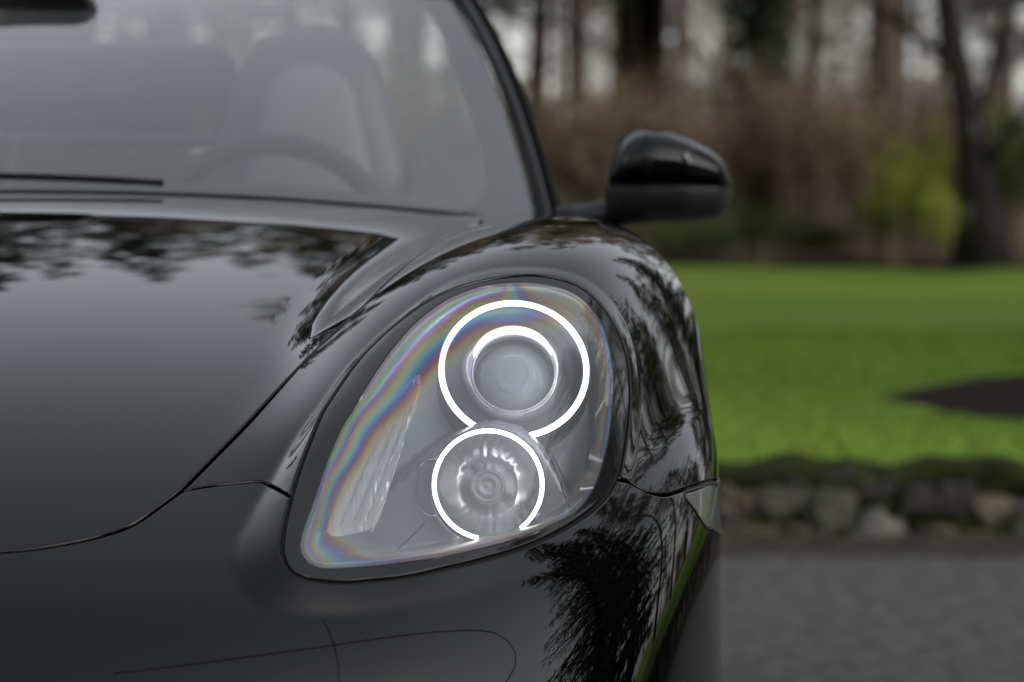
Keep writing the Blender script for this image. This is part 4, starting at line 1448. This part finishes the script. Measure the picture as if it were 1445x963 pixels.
# dashboard and cabin tub
m = MB(); P = []
for (yo, z) in ((.02, .915), (.12, .925), (.30, .935), (.50, .925), (.56, .86), (.57, .62)):
    P.append([loc3(.74 * u, 4.62 + .36 * u * u * (1 if yo < .3 else .5) + yo, z - .03 * u * u + .012 * math.exp(-((u - .42) / .22) ** 2)) for u in np.linspace(-1, 1, 31)])
m.grid(P); m.build('dashboard', dash_m, car)
m = MB()
m.box(loc3(0, 5.9, .30), (1.5, 2.3, .05)); m.box(loc3(0, 6.42, .62), (1.46, .05, .62)); m.box(loc3(0, 5.9, .45), (.26, 1.3, .32))
m.build('cabin_floor', dash_m, car, smooth=False)
# steering wheel
swc = loc3(.315, 5.20, .835); swa = Vector((0, .90, -.32)).normalized()
sw = empty('steering_wheel'); sw.parent = car
def circ(c, ax, r, n=56):
    ax = Vector(ax).normalized(); e1 = Vector((1, 0, 0)); e2 = ax.cross(e1).normalized()
    return [c + e1 * r * math.cos(2 * PI * k / n) + e2 * r * math.sin(2 * PI * k / n) for k in range(n)]
m = MB(); m.tube(circ(swc, swa, .182), .0175, 12, closed=True); m.build('wheel_rim', leather, sw)
m = MB()
for a in (0, PI, -PI / 2):
    e2 = swa.cross(Vector((1, 0, 0))).normalized() * -1
    d = Vector((1, 0, 0)) * math.cos(a) + e2 * math.sin(a)
    m.tube([swc + d * .05, swc + d * .12, swc + d * .18], [(.03, .012), (.018, .01), (.02, .01)], 8)
m.build('wheel_spokes', plastic, sw)
m = MB(); m.lathe([(.0001, -.035), (.05, -.032), (.07, -.015), (.075, .0), (.07, .02), (.03, .12)], swc, swa, n=32); m.build('wheel_hub', leather, sw)

# seats: tall one-piece backrests
def slab(w_fn, z0, z1, dpt, yfn, n=26, k=20, e=3.0, mat=None, name='', par=None, off=(0, 0, 0)):
    m = MB(); P = []
    for j in range(n + 1):
        t = j / n; z = z0 + (z1 - z0) * t; w = w_fn(t)
        rowp = []
        for i in range(k):
            a = 2 * PI * i / k
            c, s_ = math.cos(a), math.sin(a)
            x = w * math.copysign(abs(c) ** (2 / e), c); y = dpt * math.copysign(abs(s_) ** (2 / e), s_) * min(1, (1.02 - t) * 6) ** .5
            rowp.append(Vector((x + off[0], y + yfn(t) + off[1], z + off[2])))
        rowp.append(rowp[0]); P.append(rowp)
    m.grid(P); m.f.append(tuple(range(n * (k + 1), n * (k + 1) + k)))
    return m.build(name, mat, par)
def wseat(t):
    return np.interp(t, [0, .3, .55, .72, .85, .93, .98, 1.0], [.22, .225, .21, .165, .135, .115, .08, .03])
for X in (.35, -.35):
    st = empty('seat'); st.parent = car
    b = loc3(X, 5.86, 0)
    slab(wseat, .45, 1.235, .06, lambda t: .20 * t - .02, mat=leather, name='backrest', par=st, off=(b.x, b.y, 0))
    slab(lambda t: .62 * wseat(t) + .004, .52, 1.165, .03, lambda t: .1643 * t - .058, mat=leather_light, name='backrest_insert', par=st, off=(b.x, b.y, 0))
    m = MB(); m.grid([[Vector((b.x + .25 * math.copysign(abs(math.cos(a)) ** .6, math.cos(a)), b.y - .25 + yy, .36 + .13 * max(0, math.sin(a)) ** .5 + .03 * abs(math.cos(a)))) for a in np.linspace(0, PI, 15)] for yy in np.linspace(-.28, .26, 8)])
    m.build('cushion', leather, st)
    m = MB(); m.tube([loc3(X + .19, 6.02, 1.02), loc3(X + .20, 5.86, .95), loc3(X + .05, 5.70, .72)], [(.004, .024)] * 3, 6)
    m.build('seat_belt', leather, st)
# frame with the wind deflector between the seats
def rrect(cx_, cz, w, h, r, n=8):
    out = []
    for (sx, sz, a0) in ((1, 1, 0), (-1, 1, 90), (-1, -1, 180), (1, -1, 270)):
        for k in range(n + 1):
            a = R(a0 + 90 * k / n)
            out.append((cx_ + sx * (w / 2 - r) + r * math.cos(a), cz + sz * (h / 2 - r) + r * math.sin(a)))
    return out
defl = rrect(-.02, 1.128, .46, .165, .045)
m = MB(); m.tube([loc3(a, 6.30, b) for a, b in defl], .013, 8, closed=True); m.build('roll_bar', plastic, car)
defl_m = glass_like('deflector_mesh', (0.07, 0.075, 0.07), rough=.3, boost=.2)
m = MB(); k = [loc3(a, 6.302, b) for a, b in defl]; m.add(k, [tuple(range(len(k)))]); m.build('wind_deflector', defl_m, car, smooth=False)
m = MB(); m.box(loc3(0, 6.33, .93), (1.44, .06, .17)); m.build('bulkhead', dash_m, car, smooth=False)
# interior mirror
im = MB(); P = []
for a, b in zip((-.014, -.006, .006, .014), (.92, 1, 1, .92)):
    P.append([loc3(-.07 + (x - 0) * b, 5.25 + a, z0) for x, z0 in [(x_, 1.1965 + (z_) * b) for x_, z_ in rrect(0, 0, .25, .075, .03)]])
    P[-1].append(P[-1][0])
im.grid(P); im.f.append(tuple(range(len(P[0]) - 1))); im.f.append(tuple(3 * len(P[0]) + i for i in range(len(P[0]) - 1)))
im.build('rear_view_mirror', plastic, car)
m = MB(); m.tube([loc3(-.07, 5.26, 1.20), loc3(-.05, 5.32, 1.235), loc3(-.03, 5.36, 1.255)], .012, 8); m.build('mirror_stalk', plastic, car)

# doors and rear body
def side_sec(Y):
    t = np.clip((Y - 5.75) / .7, 0, 1); hz = t * t * (3 - 2 * t)
    tail = np.clip((Y - 6.9) / .45, 0, 1) ** 2
    pr = [(.80, .17), (.845, .22), (.862, .34), (.866, .5), (.862, .66), (.850, .76), (.832, .83), (.805, .872), (.770, .892), (.735, .896), (.715, .890), (.705, .86), (.70, .72)]
    out = []
    for i, (X, z) in enumerate(pr):
        k = np.clip((z - .3) / .4, 0, 1)
        X2 = X + .035 * hz * k - .16 * tail
        z2 = z + hz * .072 * np.clip((z - .6) / .28, 0, 1) - tail * .10
        out.append((X2, z2))
    return out
for s_ in (1, -1):
    m = MB(); P = [[loc3(s_ * X, (lambda y0: y0 + (5.93 - y0) * t_d)(float(np.interp(z, [.17, .2, .5, .78, .87], [4.712, 4.712, 4.772, 4.872, 4.91]))), z) for X, z in side_sec(5.0)] for t_d in np.linspace(0, 1, 14)]
    m.grid(P); d_o = m.build('door', paint, car)
m = MB(); P = []
for Y in np.linspace(5.938, 7.38, 26):
    sec = side_sec(Y)[:10]
    if Y > 6.35:
        zt = sec[-1][1]
        deck = [(X, zt + .02 * (1 - (X / .74) ** 2)) for X in (.6, .4, .2, 0)]
    else:
        deck = [(.72, sec[-1][1]), (.705, sec[-1][1] - .02), (.70, .85), (.70, .72)]
    half = sec + deck
    P.append([loc3(X, Y, z) for X, z in half] )
for s_ in (1, -1):
    m2 = MB(); m2.grid([[Vector((p.x * s_, p.y, p.z)) for p in r_] for r_ in P]); m2.build('rear_body', paint, car)
m = MB(); last = side_sec(7.38)[:10]
k = [loc3(X, 7.385, z) for X, z in last] + [loc3(-X, 7.385, z) for X, z in last[::-1]]
m.add(k, [tuple(range(len(k)))]); m.build('tail_panel', paint, car, smooth=False)
m = MB(); m.grid([[loc3(x * float(np.interp(Y, [3.0, 3.2, 3.5, 3.8], [.3, .55, .85, 1])), Y, .18) for x in np.linspace(-.80, .80, 5)] for Y in np.linspace(3.0, 7.3, 9)]); m.build('underbody', void_m, car)

# wheels
def wheel(X, Y, s_):
    w_ = empty('wheel'); w_.parent = car
    c = loc3(X, Y, .33)
    m = MB(); m.lathe([(.235, -.11), (.30, -.12), (.322, -.10), (.33, -.05), (.33, .05), (.322, .10), (.30, .12), (.235, .11)], c, (s_, 0, 0), n=48); m.build('tyre', tyre_m, w_)
    m = MB(); m.lathe([(.20, -.10), (.238, -.10), (.24, .10), (.23, .105), (.215, .07), (.205, -.05)], c, (s_, 0, 0), n=48)
    m.lathe([(.0005, .06), (.04, .06), (.05, .03), (.06, .0)], c, (s_, 0, 0), n=24)
    for k in range(10):
        a = 2 * PI * k / 10 + (.12 if k % 2 else -.12)
        d = Vector((0, math.cos(a), math.sin(a)))
        m.tube([c + Vector((s_ * .04, 0, 0)) + d * .03, c + Vector((s_ * .07, 0, 0)) + d * .22], [(.014, .012), (.010, .01)], 6)
    m.build('rim', rim_m, w_)
    m = MB(); m.lathe([(.0005, .0), (.16, .0), (.16, -.03)], c, (s_, 0, 0), n=32); m.build('brake_disc', plastic, w_)
for s_ in (1, -1):
    wheel(s_ * .745, 4.05, s_); wheel(s_ * .76, 6.52, s_)

# door mirrors
def door_mirror(s_):
    dm = empty('door_mirror'); dm.parent = car
    Yc = 4.95
    def sec(t, lower):
        return None
    # painted shell: swept sections from inner to outer end
    xs = np.linspace(0, 1, 22)
    P = []
    for t in xs:
        X = .805 + .180 * t
        top = np.interp(t, [0, .05, .10, .16, .27, .46, .66, .82, .92, .97, 1], [.955, .985, 1.002, 1.013, 1.019, 1.017, 1.005, .990, .974, .960, .945])
        bot = np.interp(t, [0, .1, .5, .9, 1], [.938, .934, .932, .932, .936])
        dep = np.interp(t, [0, .1, .3, .6, .9, 1], [.045, .075, .10, .10, .065, .012])
        rowp = []
        for k in range(17):
            a = PI * k / 16           # front half: bottom to top over the front
            zc, hz_ = (top + bot) / 2, (top - bot) / 2
            rowp.append(loc3(s_ * X, Yc - dep * math.sin(a) ** .75 + .02 * t, zc - hz_ * math.copysign(abs(math.cos(a)) ** .8, math.cos(a))))
        P.append(rowp)
    m = MB(); m.grid(P)
    m.build('mirror_shell', paint, dm)
    # black lower shell and foot
    P = []
    for t in xs:
        X = .800 + .184 * t
        top = .936
        bot = np.interp(t, [0, .15, .4, .7, .88, .96, 1], [.878, .880, .886, .888, .892, .900, .918])
        dep = np.interp(t, [0, .1, .3, .6, .9, 1], [.05, .08, .104, .104, .07, .014])
        rowp = []
        for k in range(13):
            a = PI / 2 * k / 12
            rowp.append(loc3(s_ * X, Yc - dep * math.cos(a) ** .7 + .02 * t, top - (top - bot) * math.sin(a)))
        rowp.append(loc3(s_ * X, Yc + .03, bot))
        P.append(rowp)
    m = MB(); m.grid(P); m.build('mirror_base', plastic, dm)
    m = MB(); m.tube([loc3(s_ * .745, Yc + .02, .888), loc3(s_ * .79, Yc - .01, .895), loc3(s_ * .84, Yc - .02, .908), loc3(s_ * .90, Yc - .02, .922)], [(.03, .024), (.026, .02), (.03, .018), (.03, .012)], 10); m.build('mirror_foot', plastic, dm)
    m = MB(); m.grid([[loc3(s_ * (.825 + .13 * t), Yc + .024, z) for z in (.905, 1.0 - .035 * t)] for t in xs]); m.build('mirror_glass', chrome, dm)
door_mirror(1); door_mirror(-1)
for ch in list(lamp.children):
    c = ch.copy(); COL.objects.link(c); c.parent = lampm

# bright dividing ribs of the indicator strip
sp_px = pxs
for k_, uu in enumerate((.02, .26, .5, .74, .98)):
    pts_ = []
    for y_ in np.linspace(552 if uu < .9 else 545, 750, 26):
        xl_ = np.interp(y_, [528, 562, 600, 640, 680, 722, 758], [588, 556, 530, 508, 487, 468, 458])
        xr_ = np.interp(y_, [528, 545, 585, 620, 665, 700, 728, 758], [592, 594, 584, 571, 557, 546, 537, 522])
        x_ = xl_ + (xr_ - xl_) * (uu + .10 * math.sin((y_ - 550) / 200 * PI) * (uu * (1 - uu) * 4))
        i_ = int(np.argmin(((sp_px - [x_, y_]) ** 2).sum(1)))
        q_ = at(x_, y_, Pq[i_, 1] - .0015)
        pts_.append(loc3(*q_))
    m = MB(); m.tube(pts_, .0007, 6)
    for hl in (lamp, lampm):
        o_ = m.build('signal_rib', chrome, hl)
